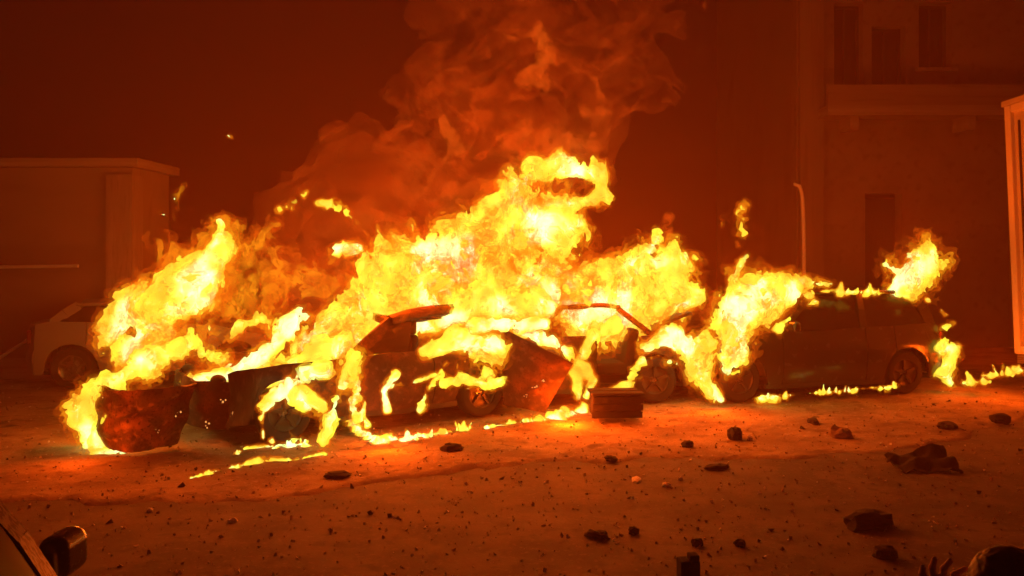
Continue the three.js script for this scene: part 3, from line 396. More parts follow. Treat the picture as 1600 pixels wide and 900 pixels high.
flame('topmost flame above the middle wreck', [[0.43, 1.84, -11.9, 0.344, 0.77, 1.67, -11.9, 0.344, 0.85], [-0.34, 2.02, -11.6, 0.369, 0.08, 2.44, -11.6, 0.385, 1], [0.08, 2.44, -11.6, 0.385, 0.59, 2.35, -11.6, 0.335, 1], [0.59, 2.35, -11.6, 0.335, 0.88, 2.44, -11.6, 0.184, 1], [-0.17, 2.44, -11.6, 0.302, 0.08, 2.85, -11.6, 0.285, 0.9], [0.08, 2.85, -11.6, 0.285, 0.25, 3.12, -11.6, 0.218, 0.9], [0.25, 3.15, -11.6, 0.184, 0.67, 3.17, -11.6, 0.218, 0.8], [0.67, 3.17, -11.6, 0.218, 1.09, 3.06, -11.6, 0.201, 0.8], [1.13, 3.06, -11.6, 0.151, 1.21, 2.81, -11.6, 0.151, 0.7], [1.21, 2.81, -11.6, 0.151, 0.75, 2.69, -11.6, 0.201, 0.7], [0.75, 2.69, -11.6, 0.201, 0.5, 2.69, -11.6, 0.218, 0.7], [0.17, 1.85, -11.6, 0.251, 0.42, 1.68, -11.6, 0.251, 0.75]], { freq: 2.8 });
flame('white hot flame over the roof of the middle wreck', [[-0.47, 1.22, -10.1, 0.102, -0.07, 1.26, -10.1, 0.117, 0.85], [-0.07, 1.26, -10.1, 0.117, 0.36, 1.26, -10.1, 0.102, 0.85], [-1.38, 1.12, -10.9, 0.11, -0.79, 1.25, -10.9, 0.126, 1.15], [-0.79, 1.25, -10.9, 0.126, -0.31, 1.39, -10.9, 0.236, 1.15], [-0.31, 1.39, -10.9, 0.236, 0.24, 1.39, -10.9, 0.205, 1.15], [0.24, 1.39, -10.9, 0.205, 0.47, 1.39, -10.9, 0.11, 1.15], [-1.32, 1.44, -11.4, 0.329, -0.49, 1.52, -11.4, 0.362, 1.15], [-0.49, 1.52, -11.4, 0.362, -0.08, 1.56, -11.4, 0.329, 1.15], [-0.08, 1.56, -11.4, 0.329, 0.41, 1.52, -11.4, 0.28, 1.15]], { freq: 3 });
flame("small flames licking up the front edge of the middle wreck's door", [[-1.685, 0.74, -9.46, 0.063, -1.66, 0.841, -9.46, 0.022, 0.649], [-1.689, 0.722, -9.505, 0.066, -1.68, 0.756, -9.505, 0.023, 0.799], [-1.679, 0.694, -9.498, 0.056, -1.672, 0.761, -9.498, 0.02, 0.736], [-1.664, 0.66, -9.483, 0.052, -1.644, 0.791, -9.483, 0.018, 0.876], [-1.646, 0.607, -9.478, 0.069, -1.622, 0.697, -9.478, 0.024, 0.731], [-1.663, 0.559, -9.534, 0.053, -1.66, 0.702, -9.534, 0.018, 0.724], [-1.663, 0.554, -9.519, 0.074, -1.68, 0.599, -9.519, 0.026, 0.623], [-1.68, 0.52, -9.548, 0.077, -1.683, 0.539, -9.548, 0.027, 0.761], [-1.684, 0.494, -9.488, 0.07, -1.681, 0.504, -9.488, 0.024, 0.65], [-1.691, 0.464, -9.443, 0.057, -1.703, 0.491, -9.443, 0.02, 0.866], [-1.725, 0.41, -9.554, 0.081, -1.756, 0.495, -9.554, 0.028, 0.764], [-1.728, 0.394, -9.531, 0.071, -1.697, 0.491, -9.531, 0.025, 0.633], [-1.718, 0.37, -9.514, 0.076, -1.702, 0.445, -9.514, 0.027, 0.685], [-1.697, 0.34, -9.548, 0.062, -1.69, 0.411, -9.548, 0.022, 0.687], [-1.693, 0.332, -9.56, 0.058, -1.672, 0.411, -9.56, 0.02, 0.712], [-1.657, 0.322, -9.489, 0.08, -1.673, 0.356, -9.489, 0.028, 0.651], [-1.632, 0.302, -9.484, 0.073, -1.603, 0.397, -9.484, 0.026, 0.775], [-1.632, 0.276, -9.559, 0.044, -1.58, 0.461, -9.559, 0.015, 0.769], [-1.593, 0.271, -9.467, 0.044, -1.584, 0.304, -9.467, 0.015, 0.85], [-1.564, 0.242, -9.476, 0.046, -1.556, 0.269, -9.476, 0.016, 0.646], [-1.557, 0.207, -9.555, 0.068, -1.575, 0.274, -9.555, 0.024, 0.747], [-1.7, 0.78, -9.5, 0.034, -1.65, 0.61, -9.5, 0.03, 0.64], [-1.65, 0.61, -9.5, 0.03, -1.73, 0.4, -9.5, 0.034, 0.64], [-1.73, 0.4, -9.5, 0.034, -1.54, 0.23, -9.5, 0.03, 0.64]], { freq: 6, cell: 0.02 });
flame('small flame on the front door skin of the middle wreck', [[-1.36, 0.36, -9.65, 0.056, -1.39, 0.55, -9.65, 0.063, 0.75], [-1.39, 0.55, -9.65, 0.063, -1.25, 0.74, -9.65, 0.063, 0.75], [-1.391, 0.602, -9.655, 0.036, -1.396, 0.612, -9.655, 0.012, 0.768], [-1.366, 0.596, -9.728, 0.069, -1.365, 0.621, -9.728, 0.024, 0.758], [-1.317, 0.605, -9.723, 0.063, -1.315, 0.626, -9.723, 0.022, 0.66], [-1.295, 0.612, -9.698, 0.04, -1.313, 0.651, -9.698, 0.014, 0.566], [-1.257, 0.615, -9.722, 0.044, -1.254, 0.631, -9.722, 0.016, 0.605], [-1.245, 0.614, -9.745, 0.051, -1.246, 0.616, -9.745, 0.018, 0.76], [-1.221, 0.619, -9.739, 0.04, -1.234, 0.662, -9.739, 0.014, 0.661], [-1.187, 0.613, -9.739, 0.062, -1.185, 0.619, -9.739, 0.022, 0.698], [-1.4, 0.61, -9.7, 0.027, -1.19, 0.64, -9.7, 0.027, 0.56], [-1.19, 0.64, -9.7, 0.027, -1.09, 0.52, -9.7, 0.023, 0.56]], { freq: 5, cell: 0.022 });
flame('slanted small flame on the rear door skin of the middle wreck', [[-0.78, 0.61, -9.8, 0.064, -0.53, 0.68, -9.8, 0.078, 0.75], [-0.53, 0.68, -9.8, 0.078, -0.28, 0.61, -9.8, 0.071, 0.75], [-1.017, 0.348, -9.727, 0.067, -1.014, 0.4, -9.727, 0.024, 0.745], [-0.997, 0.393, -9.721, 0.04, -0.99, 0.423, -9.721, 0.014, 0.687], [-0.989, 0.413, -9.731, 0.076, -0.983, 0.441, -9.731, 0.027, 0.743], [-0.972, 0.454, -9.774, 0.074, -0.972, 0.484, -9.774, 0.026, 0.654], [-0.958, 0.486, -9.776, 0.05, -0.958, 0.49, -9.776, 0.018, 0.659], [-0.943, 0.517, -9.699, 0.046, -0.941, 0.525, -9.699, 0.016, 0.748], [-0.937, 0.536, -9.789, 0.039, -0.941, 0.594, -9.789, 0.014, 0.525], [-0.909, 0.58, -9.692, 0.06, -0.905, 0.613, -9.692, 0.021, 0.533], [-0.908, 0.579, -9.797, 0.041, -0.906, 0.596, -9.797, 0.014, 0.725], [-0.885, 0.614, -9.694, 0.052, -0.89, 0.648, -9.694, 0.018, 0.764], [-0.867, 0.636, -9.773, 0.073, -0.864, 0.651, -9.773, 0.025, 0.698], [-0.857, 0.649, -9.796, 0.044, -0.856, 0.651, -9.796, 0.016, 0.593], [-0.834, 0.68, -9.791, 0.055, -0.842, 0.718, -9.791, 0.019, 0.677], [-0.819, 0.702, -9.722, 0.06, -0.82, 0.705, -9.722, 0.021, 0.749], [-0.811, 0.71, -9.808, 0.072, -0.813, 0.714, -9.808, 0.025, 0.548], [-0.792, 0.737, -9.797, 0.081, -0.794, 0.77, -9.797, 0.028, 0.553], [-1.02, 0.36, -9.75, 0.031, -0.93, 0.57, -9.75, 0.027, 0.56], [-0.93, 0.57, -9.75, 0.027, -0.77, 0.78, -9.75, 0.031, 0.56]], { freq: 5, cell: 0.022 });
flame('small flame at the rear wheel of the middle wreck', [[-0.352, 0.559, -9.976, 0.058, -0.353, 0.639, -9.976, 0.02, 0.785], [-0.318, 0.571, -9.962, 0.058, -0.309, 0.645, -9.962, 0.02, 0.608], [-0.29, 0.581, -9.944, 0.065, -0.293, 0.594, -9.944, 0.023, 0.692], [-0.255, 0.575, -10.059, 0.094, -0.263, 0.597, -10.059, 0.033, 0.66], [-0.225, 0.584, -10.057, 0.113, -0.246, 0.63, -10.057, 0.039, 0.853], [-0.2, 0.607, -9.953, 0.093, -0.219, 0.664, -9.953, 0.033, 0.639], [-0.178, 0.61, -9.983, 0.084, -0.174, 0.64, -9.983, 0.029, 0.835], [-0.139, 0.625, -9.966, 0.051, -0.142, 0.633, -9.966, 0.018, 0.761], [-0.126, 0.627, -9.984, 0.083, -0.124, 0.647, -9.984, 0.029, 0.864], [-0.096, 0.639, -9.966, 0.065, -0.144, 0.739, -9.966, 0.023, 0.654], [-0.51, 0.53, -10, 0.036, -0.25, 0.61, -10, 0.044, 0.64], [-0.25, 0.61, -10, 0.044, -0.07, 0.66, -10, 0.036, 0.64]], { freq: 5, cell: 0.022 });
flame('ragged orange flame between front wheel and door of the middle wreck', [[-1.99, 0.07, -9.35, 0.081, -1.89, 0.34, -9.35, 0.149, 0.66], [-1.89, 0.34, -9.35, 0.149, -1.79, 0.68, -9.35, 0.189, 0.66], [-1.79, 0.68, -9.35, 0.189, -1.7, 0.95, -9.35, 0.162, 0.66], [-2.17, 0.6, -9.1, 0.105, -1.97, 0.51, -9.1, 0.118, 0.9]], { freq: 3.6, cell: 0.026 });
flame('flames inside the cabin of the middle wreck', [[-0.97, 0.96, -9.95, 0.101, -0.57, 1.06, -9.95, 0.158, 0.9], [-0.57, 1.06, -9.95, 0.158, -0.18, 1.02, -9.95, 0.144, 0.9], [-1.12, 0.63, -9.7, 0.056, -0.84, 0.73, -9.7, 0.063, 0.6], [-0.84, 0.73, -9.7, 0.063, -0.7, 0.87, -9.7, 0.063, 0.6], [-1.09, 0.87, -10.8, 0.078, -0.62, 0.93, -10.8, 0.203, 0.95], [-0.62, 0.93, -10.8, 0.203, -0.23, 0.89, -10.8, 0.187, 0.95], [-0.31, 0.57, -10.9, 0.142, -0.47, 0.45, -10.9, 0.079, 0.7], [-0.47, 0.45, -10.9, 0.079, -0.87, 0.53, -10.9, 0.094, 0.7], [0.08, 1.1, -11.5, 0.133, 0.5, 0.94, -11.5, 0.149, 0.8], [0.5, 0.94, -11.5, 0.149, 0.75, 0.73, -11.5, 0.116, 0.8], [0.83, 0.52, -11.5, 0.116, 0.87, 0.19, -11.5, 0.1, 0.7]], { freq: 3.6 });
flame("white hot flame over the gutted notchback's rear window", [[0.72, 1.38, -12.4, 0.304, 1.07, 1.29, -12.4, 0.412, 1.12], [1.07, 1.29, -12.4, 0.412, 1.61, 1.38, -12.4, 0.412, 1.12], [1.61, 1.38, -12.4, 0.412, 2.15, 1.43, -12.4, 0.304, 1.12], [2.15, 1.43, -12.4, 0.304, 2.55, 1.46, -12.4, 0.143, 1.12], [1.26, 1.65, -12.5, 0.325, 1.81, 1.83, -12.5, 0.307, 0.9], [1.81, 1.83, -12.5, 0.307, 2.35, 1.92, -12.5, 0.235, 0.9], [1.9, 2.01, -12.5, 0.199, 2.03, 2.24, -12.5, 0.144, 0.7]], {});
flame("flames licking up the notchback's burning flank", [[0.89, 0.66, -11.7, 0.101, 1.06, 0.92, -11.7, 0.135, 0.8], [1.06, 0.92, -11.7, 0.135, 1.35, 1.13, -11.7, 0.169, 0.8], [0.95, 0.19, -11.5, 0.1, 1.08, 0.4, -11.5, 0.1, 0.75], [1.08, 0.4, -11.5, 0.1, 0.87, 0.61, -11.5, 0.116, 0.75], [1.55, 0.34, -11.6, 0.075, 1.34, 0.27, -11.6, 0.067, 0.6], [1.34, 0.27, -11.6, 0.067, 1.05, 0.24, -11.6, 0.075, 0.6]], { freq: 3.6 });
flame("flame streaming down behind the notchback's rear wheel", [[1.76, 0.8, -11.6, 0.117, 2.09, 0.93, -11.6, 0.184, 0.95], [2.09, 0.93, -11.6, 0.184, 2.39, 0.84, -11.6, 0.218, 0.95], [2.39, 0.84, -11.6, 0.218, 2.43, 0.55, -11.6, 0.184, 0.95], [2.43, 0.55, -11.6, 0.184, 2.6, 0.26, -11.6, 0.126, 0.95], [2.6, 0.26, -11.6, 0.126, 2.75, 0.12, -11.6, 0.067, 0.95], [1.593, 0.443, -11.645, 0.1, 1.584, 0.481, -11.645, 0.035, 0.751], [1.611, 0.458, -11.696, 0.056, 1.606, 0.486, -11.696, 0.02, 0.68], [1.628, 0.479, -11.728, 0.051, 1.617, 0.554, -11.728, 0.018, 0.593], [1.644, 0.522, -11.698, 0.083, 1.674, 0.614, -11.698, 0.029, 0.701], [1.66, 0.55, -11.712, 0.088, 1.667, 0.603, -11.712, 0.031, 0.569], [1.672, 0.601, -11.645, 0.101, 1.669, 0.611, -11.645, 0.035, 0.637], [1.7, 0.622, -11.66, 0.072, 1.689, 0.672, -11.66, 0.025, 0.74], [1.741, 0.632, -11.671, 0.112, 1.727, 0.695, -11.671, 0.039, 0.704], [2.03, 0.645, -11.725, 0.113, 2.03, 0.651, -11.725, 0.04, 0.576], [2.073, 0.626, -11.753, 0.106, 2.074, 0.631, -11.753, 0.037, 0.721], [2.086, 0.624, -11.697, 0.069, 2.088, 0.628, -11.697, 0.024, 0.617], [2.126, 0.604, -11.755, 0.07, 2.142, 0.667, -11.755, 0.025, 0.638], [2.154, 0.594, -11.742, 0.053, 2.163, 0.637, -11.742, 0.019, 0.581], [2.188, 0.58, -11.75, 0.058, 2.18, 0.611, -11.75, 0.02, 0.785], [1.59, 0.43, -11.7, 0.037, 1.69, 0.64, -11.7, 0.042, 0.6], [1.69, 0.64, -11.7, 0.042, 1.94, 0.7, -11.7, 0.042, 0.6], [1.94, 0.7, -11.7, 0.042, 2.2, 0.6, -11.7, 0.042, 0.6]], { freq: 3.2 });
flame('bright flame over the bonnet of the dark hatchback', [[2.88, 0.51, -11.9, 0.137, 2.96, 0.81, -11.9, 0.241, 1.05], [2.96, 0.81, -11.9, 0.241, 3.01, 1.24, -11.9, 0.275, 1.05], [3.01, 1.24, -11.9, 0.275, 3.35, 1.5, -11.9, 0.292, 1.05], [3.35, 1.5, -11.9, 0.292, 3.74, 1.54, -11.9, 0.206, 1.05], [3.08, 1.75, -12.2, 0.229, 3.22, 2.01, -12.2, 0.123, 0.6], [3.58, 1.74, -12.4, 0.215, 4.03, 1.65, -12.4, 0.161, 0.75], [4.03, 1.65, -12.4, 0.161, 4.48, 1.61, -12.4, 0.09, 0.75], [3.501, 1.066, -11.691, 0.114, 3.47, 1.128, -11.691, 0.04, 0.639], [3.54, 1.072, -11.767, 0.081, 3.541, 1.076, -11.767, 0.028, 0.728], [3.548, 1.099, -11.698, 0.087, 3.542, 1.145, -11.698, 0.03, 0.598], [3.574, 1.109, -11.731, 0.099, 3.57, 1.128, -11.731, 0.034, 0.717], [3.626, 1.125, -11.805, 0.089, 3.624, 1.13, -11.805, 0.031, 0.764], [3.644, 1.162, -11.733, 0.073, 3.647, 1.179, -11.733, 0.026, 0.7], [3.665, 1.185, -11.71, 0.062, 3.662, 1.223, -11.71, 0.022, 0.734], [3.922, 1.355, -11.728, 0.06, 3.919, 1.369, -11.728, 0.021, 0.645], [3.946, 1.369, -11.734, 0.067, 3.947, 1.387, -11.734, 0.023, 0.645], [4.011, 1.397, -11.79, 0.081, 4.001, 1.427, -11.79, 0.028, 0.588], [4.045, 1.419, -11.794, 0.043, 4.043, 1.423, -11.794, 0.015, 0.734], [3.44, 1.02, -11.75, 0.047, 3.69, 1.21, -11.75, 0.037, 0.6], [3.69, 1.21, -11.75, 0.037, 4.03, 1.44, -11.75, 0.033, 0.6]], {});
flame('thin flames along the roof gutter of the dark hatchback', [[4.045, 1.462, -12.287, 0.056, 4.018, 1.556, -12.287, 0.02, 0.633], [4.122, 1.468, -12.335, 0.058, 4.119, 1.475, -12.335, 0.02, 0.539], [4.13, 1.47, -12.328, 0.093, 4.13, 1.504, -12.328, 0.033, 0.764], [4.154, 1.481, -12.24, 0.061, 4.144, 1.532, -12.24, 0.021, 0.711], [4.493, 1.515, -12.274, 0.053, 4.491, 1.519, -12.274, 0.019, 0.637], [4.554, 1.515, -12.278, 0.079, 4.562, 1.639, -12.278, 0.027, 0.743], [4.61, 1.511, -12.35, 0.085, 4.613, 1.523, -12.35, 0.03, 0.765], [4.665, 1.513, -12.326, 0.074, 4.676, 1.559, -12.326, 0.026, 0.666], [4.683, 1.515, -12.28, 0.083, 4.671, 1.539, -12.28, 0.029, 0.74], [4.72, 1.516, -12.262, 0.071, 4.719, 1.533, -12.262, 0.025, 0.74], [4.783, 1.512, -12.341, 0.059, 4.77, 1.544, -12.341, 0.021, 0.737], [4.795, 1.514, -12.296, 0.071, 4.804, 1.586, -12.296, 0.025, 0.594], [4.857, 1.513, -12.326, 0.055, 4.856, 1.534, -12.326, 0.019, 0.687], [4.95, 1.511, -12.356, 0.071, 4.982, 1.622, -12.356, 0.025, 0.707], [4.958, 1.512, -12.334, 0.06, 4.986, 1.618, -12.334, 0.021, 0.707], [4.984, 1.512, -12.262, 0.049, 4.988, 1.589, -12.262, 0.017, 0.568], [5.004, 1.509, -12.277, 0.079, 4.949, 1.628, -12.277, 0.028, 0.726], [5.099, 1.495, -12.341, 0.046, 5.099, 1.564, -12.341, 0.016, 0.592], [5.105, 1.494, -12.327, 0.042, 5.106, 1.521, -12.327, 0.015, 0.58], [4.04, 1.48, -12.3, 0.034, 4.44, 1.53, -12.3, 0.034, 0.56], [4.44, 1.53, -12.3, 0.034, 4.97, 1.53, -12.3, 0.029, 0.56], [4.97, 1.53, -12.3, 0.029, 5.33, 1.48, -12.3, 0.034, 0.56]], { cell: 0.022, freq: 5 });
flame("round flame puff on the hatchback's rear roof edge", [[5.5, 1.45, -12.9, 0.112, 5.77, 1.63, -12.9, 0.261, 0.95], [5.77, 1.63, -12.9, 0.261, 5.91, 1.91, -12.9, 0.317, 0.95], [5.91, 1.91, -12.9, 0.317, 6.05, 2.05, -12.9, 0.205, 0.95], [5.89, 1.398, -12.598, 0.047, 5.89, 1.4, -12.598, 0.017, 0.713], [5.904, 1.38, -12.581, 0.067, 5.906, 1.43, -12.581, 0.024, 0.594], [5.924, 1.363, -12.581, 0.041, 5.928, 1.407, -12.581, 0.014, 0.793], [5.965, 1.334, -12.599, 0.045, 5.964, 1.342, -12.599, 0.016, 0.581], [6.107, 1.221, -12.624, 0.062, 6.102, 1.255, -12.624, 0.022, 0.777], [6.107, 1.199, -12.56, 0.037, 6.106, 1.205, -12.56, 0.013, 0.789], [6.147, 1.181, -12.608, 0.065, 6.143, 1.198, -12.608, 0.023, 0.731], [6.169, 1.162, -12.608, 0.033, 6.174, 1.184, -12.608, 0.011, 0.638], [5.87, 1.43, -12.6, 0.03, 6.19, 1.16, -12.6, 0.025, 0.6], [5.49, 1.87, -13, 0.169, 5.68, 1.77, -13, 0.169, 0.45]], { freq: 2.8 });
flame("flame at the hatchback's rear bumper", [[6.19, 0.67, -12.8, 0.148, 6.38, 0.67, -12.8, 0.111, 1], [6.38, 0.67, -12.8, 0.111, 6.27, 0.34, -12.8, 0.129, 1], [6.27, 0.34, -12.8, 0.129, 6.33, 0.18, -12.8, 0.111, 1], [6.432, 0.181, -12.687, 0.115, 6.431, 0.229, -12.687, 0.04, 0.831], [6.469, 0.182, -12.705, 0.066, 6.429, 0.271, -12.705, 0.023, 0.729], [6.487, 0.185, -12.704, 0.082, 6.485, 0.193, -12.704, 0.029, 0.884], [6.558, 0.193, -12.71, 0.064, 6.519, 0.338, -12.71, 0.022, 0.909], [6.541, 0.202, -12.66, 0.076, 6.533, 0.301, -12.66, 0.027, 0.901], [6.645, 0.195, -12.757, 0.092, 6.654, 0.224, -12.757, 0.032, 0.687], [6.651, 0.218, -12.665, 0.068, 6.652, 0.226, -12.665, 0.024, 0.776], [6.69, 0.22, -12.684, 0.056, 6.689, 0.242, -12.684, 0.02, 0.882], [6.746, 0.22, -12.723, 0.066, 6.767, 0.365, -12.723, 0.023, 0.877], [6.784, 0.227, -12.719, 0.06, 6.785, 0.236, -12.719, 0.021, 0.906], [6.858, 0.23, -12.756, 0.071, 6.843, 0.265, -12.756, 0.025, 0.749], [6.28, 0.18, -12.7, 0.045, 6.6, 0.22, -12.7, 0.04, 0.68], [6.6, 0.22, -12.7, 0.04, 6.83, 0.26, -12.7, 0.035, 0.68], [6.19, 0.94, -12.8, 0.092, 6.38, 1.04, -12.8, 0.074, 0.4]], { freq: 4, cell: 0.028 });
flame('low line of fire on the ground beside the lorry', [[6.623, 0.34, -12.361, 0.038, 6.617, 0.374, -12.361, 0.013, 0.65], [6.65, 0.343, -12.36, 0.057, 6.647, 0.376, -12.36, 0.02, 0.788], [6.723, 0.339, -12.423, 0.044, 6.7, 0.387, -12.423, 0.016, 0.788], [6.76, 0.34, -12.439, 0.07, 6.75, 0.361, -12.439, 0.024, 0.738], [6.762, 0.357, -12.355, 0.067, 6.703, 0.485, -12.355, 0.023, 0.804], [6.823, 0.358, -12.384, 0.052, 6.823, 0.402, -12.384, 0.018, 0.709], [6.877, 0.355, -12.432, 0.057, 6.895, 0.517, -12.432, 0.02, 0.86], [6.885, 0.374, -12.352, 0.054, 6.899, 0.468, -12.352, 0.019, 0.641], [6.928, 0.385, -12.348, 0.062, 6.933, 0.457, -12.348, 0.022, 0.832], [6.99, 0.377, -12.429, 0.07, 6.996, 0.396, -12.429, 0.024, 0.601], [7.056, 0.387, -12.451, 0.063, 7.014, 0.474, -12.451, 0.022, 0.638], [7.07, 0.402, -12.407, 0.079, 7.09, 0.471, -12.407, 0.028, 0.83], [7.14, 0.412, -12.428, 0.073, 7.142, 0.432, -12.428, 0.025, 0.86], [7.119, 0.422, -12.371, 0.044, 7.114, 0.45, -12.371, 0.015, 0.617], [7.164, 0.438, -12.352, 0.065, 7.164, 0.459, -12.352, 0.023, 0.628], [6.58, 0.34, -12.4, 0.025, 6.89, 0.38, -12.4, 0.03, 0.64], [6.89, 0.38, -12.4, 0.03, 7.21, 0.45, -12.4, 0.034, 0.64]], { freq: 5, cell: 0.022 });
flame('thin line of fire under the sill of the dark hatchback', [[3.344, 0.118, -11.837, 0.108, 3.345, 0.129, -11.837, 0.038, 0.746], [3.404, 0.113, -11.892, 0.1, 3.403, 0.126, -11.892, 0.035, 0.68], [3.424, 0.125, -11.843, 0.063, 3.421, 0.179, -11.843, 0.022, 0.782], [3.489, 0.126, -11.87, 0.078, 3.491, 0.14, -11.87, 0.027, 0.854], [3.498, 0.135, -11.83, 0.068, 3.489, 0.174, -11.83, 0.024, 0.774], [3.531, 0.141, -11.816, 0.078, 3.531, 0.152, -11.816, 0.027, 0.768], [3.644, 0.142, -11.868, 0.049, 3.643, 0.16, -11.868, 0.017, 0.765], [3.667, 0.141, -11.885, 0.063, 3.674, 0.189, -11.885, 0.022, 0.849], [3.675, 0.158, -11.802, 0.062, 3.674, 0.166, -11.802, 0.022, 0.644], [3.726, 0.155, -11.838, 0.05, 3.725, 0.162, -11.838, 0.018, 0.864], [3.75, 0.162, -11.809, 0.046, 3.746, 0.183, -11.809, 0.016, 0.702], [4.06, 0.181, -11.839, 0.031, 4.068, 0.216, -11.839, 0.011, 0.637], [4.12, 0.176, -11.888, 0.036, 4.122, 0.225, -11.888, 0.013, 0.76], [4.16, 0.188, -11.843, 0.033, 4.164, 0.301, -11.843, 0.012, 0.636], [4.156, 0.192, -11.819, 0.031, 4.164, 0.241, -11.819, 0.011, 0.643], [4.251, 0.184, -11.901, 0.052, 4.264, 0.249, -11.901, 0.018, 0.84], [4.245, 0.195, -11.843, 0.04, 4.248, 0.216, -11.843, 0.014, 0.805], [4.306, 0.193, -11.879, 0.03, 4.307, 0.197, -11.879, 0.011, 0.626], [4.314, 0.208, -11.799, 0.029, 4.313, 0.282, -11.799, 0.01, 0.845], [4.381, 0.201, -11.867, 0.044, 4.38, 0.217, -11.867, 0.015, 0.642], [4.449, 0.207, -11.861, 0.038, 4.474, 0.286, -11.861, 0.013, 0.783], [4.459, 0.206, -11.87, 0.024, 4.473, 0.288, -11.87, 0.008, 0.835], [4.482, 0.222, -11.797, 0.045, 4.48, 0.274, -11.797, 0.016, 0.86], [4.546, 0.22, -11.84, 0.049, 4.545, 0.225, -11.84, 0.017, 0.755], [4.601, 0.222, -11.852, 0.042, 4.604, 0.261, -11.852, 0.015, 0.762], [4.615, 0.227, -11.833, 0.036, 4.621, 0.287, -11.833, 0.013, 0.676], [4.914, 0.258, -11.812, 0.06, 4.906, 0.277, -11.812, 0.021, 0.802], [4.984, 0.258, -11.848, 0.065, 4.983, 0.262, -11.848, 0.023, 0.76], [4.991, 0.266, -11.81, 0.043, 4.997, 0.302, -11.81, 0.015, 0.647], [5.038, 0.267, -11.826, 0.065, 5.04, 0.281, -11.826, 0.023, 0.758], [5.088, 0.276, -11.8, 0.071, 5.077, 0.339, -11.8, 0.025, 0.727], [3.34, 0.14, -11.85, 0.042, 3.68, 0.16, -11.85, 0.024, 0.64], [3.68, 0.16, -11.85, 0.024, 4.45, 0.22, -11.85, 0.019, 0.64], [4.45, 0.22, -11.85, 0.019, 5.12, 0.28, -11.85, 0.028, 0.64]], { freq: 6, cell: 0.02 });
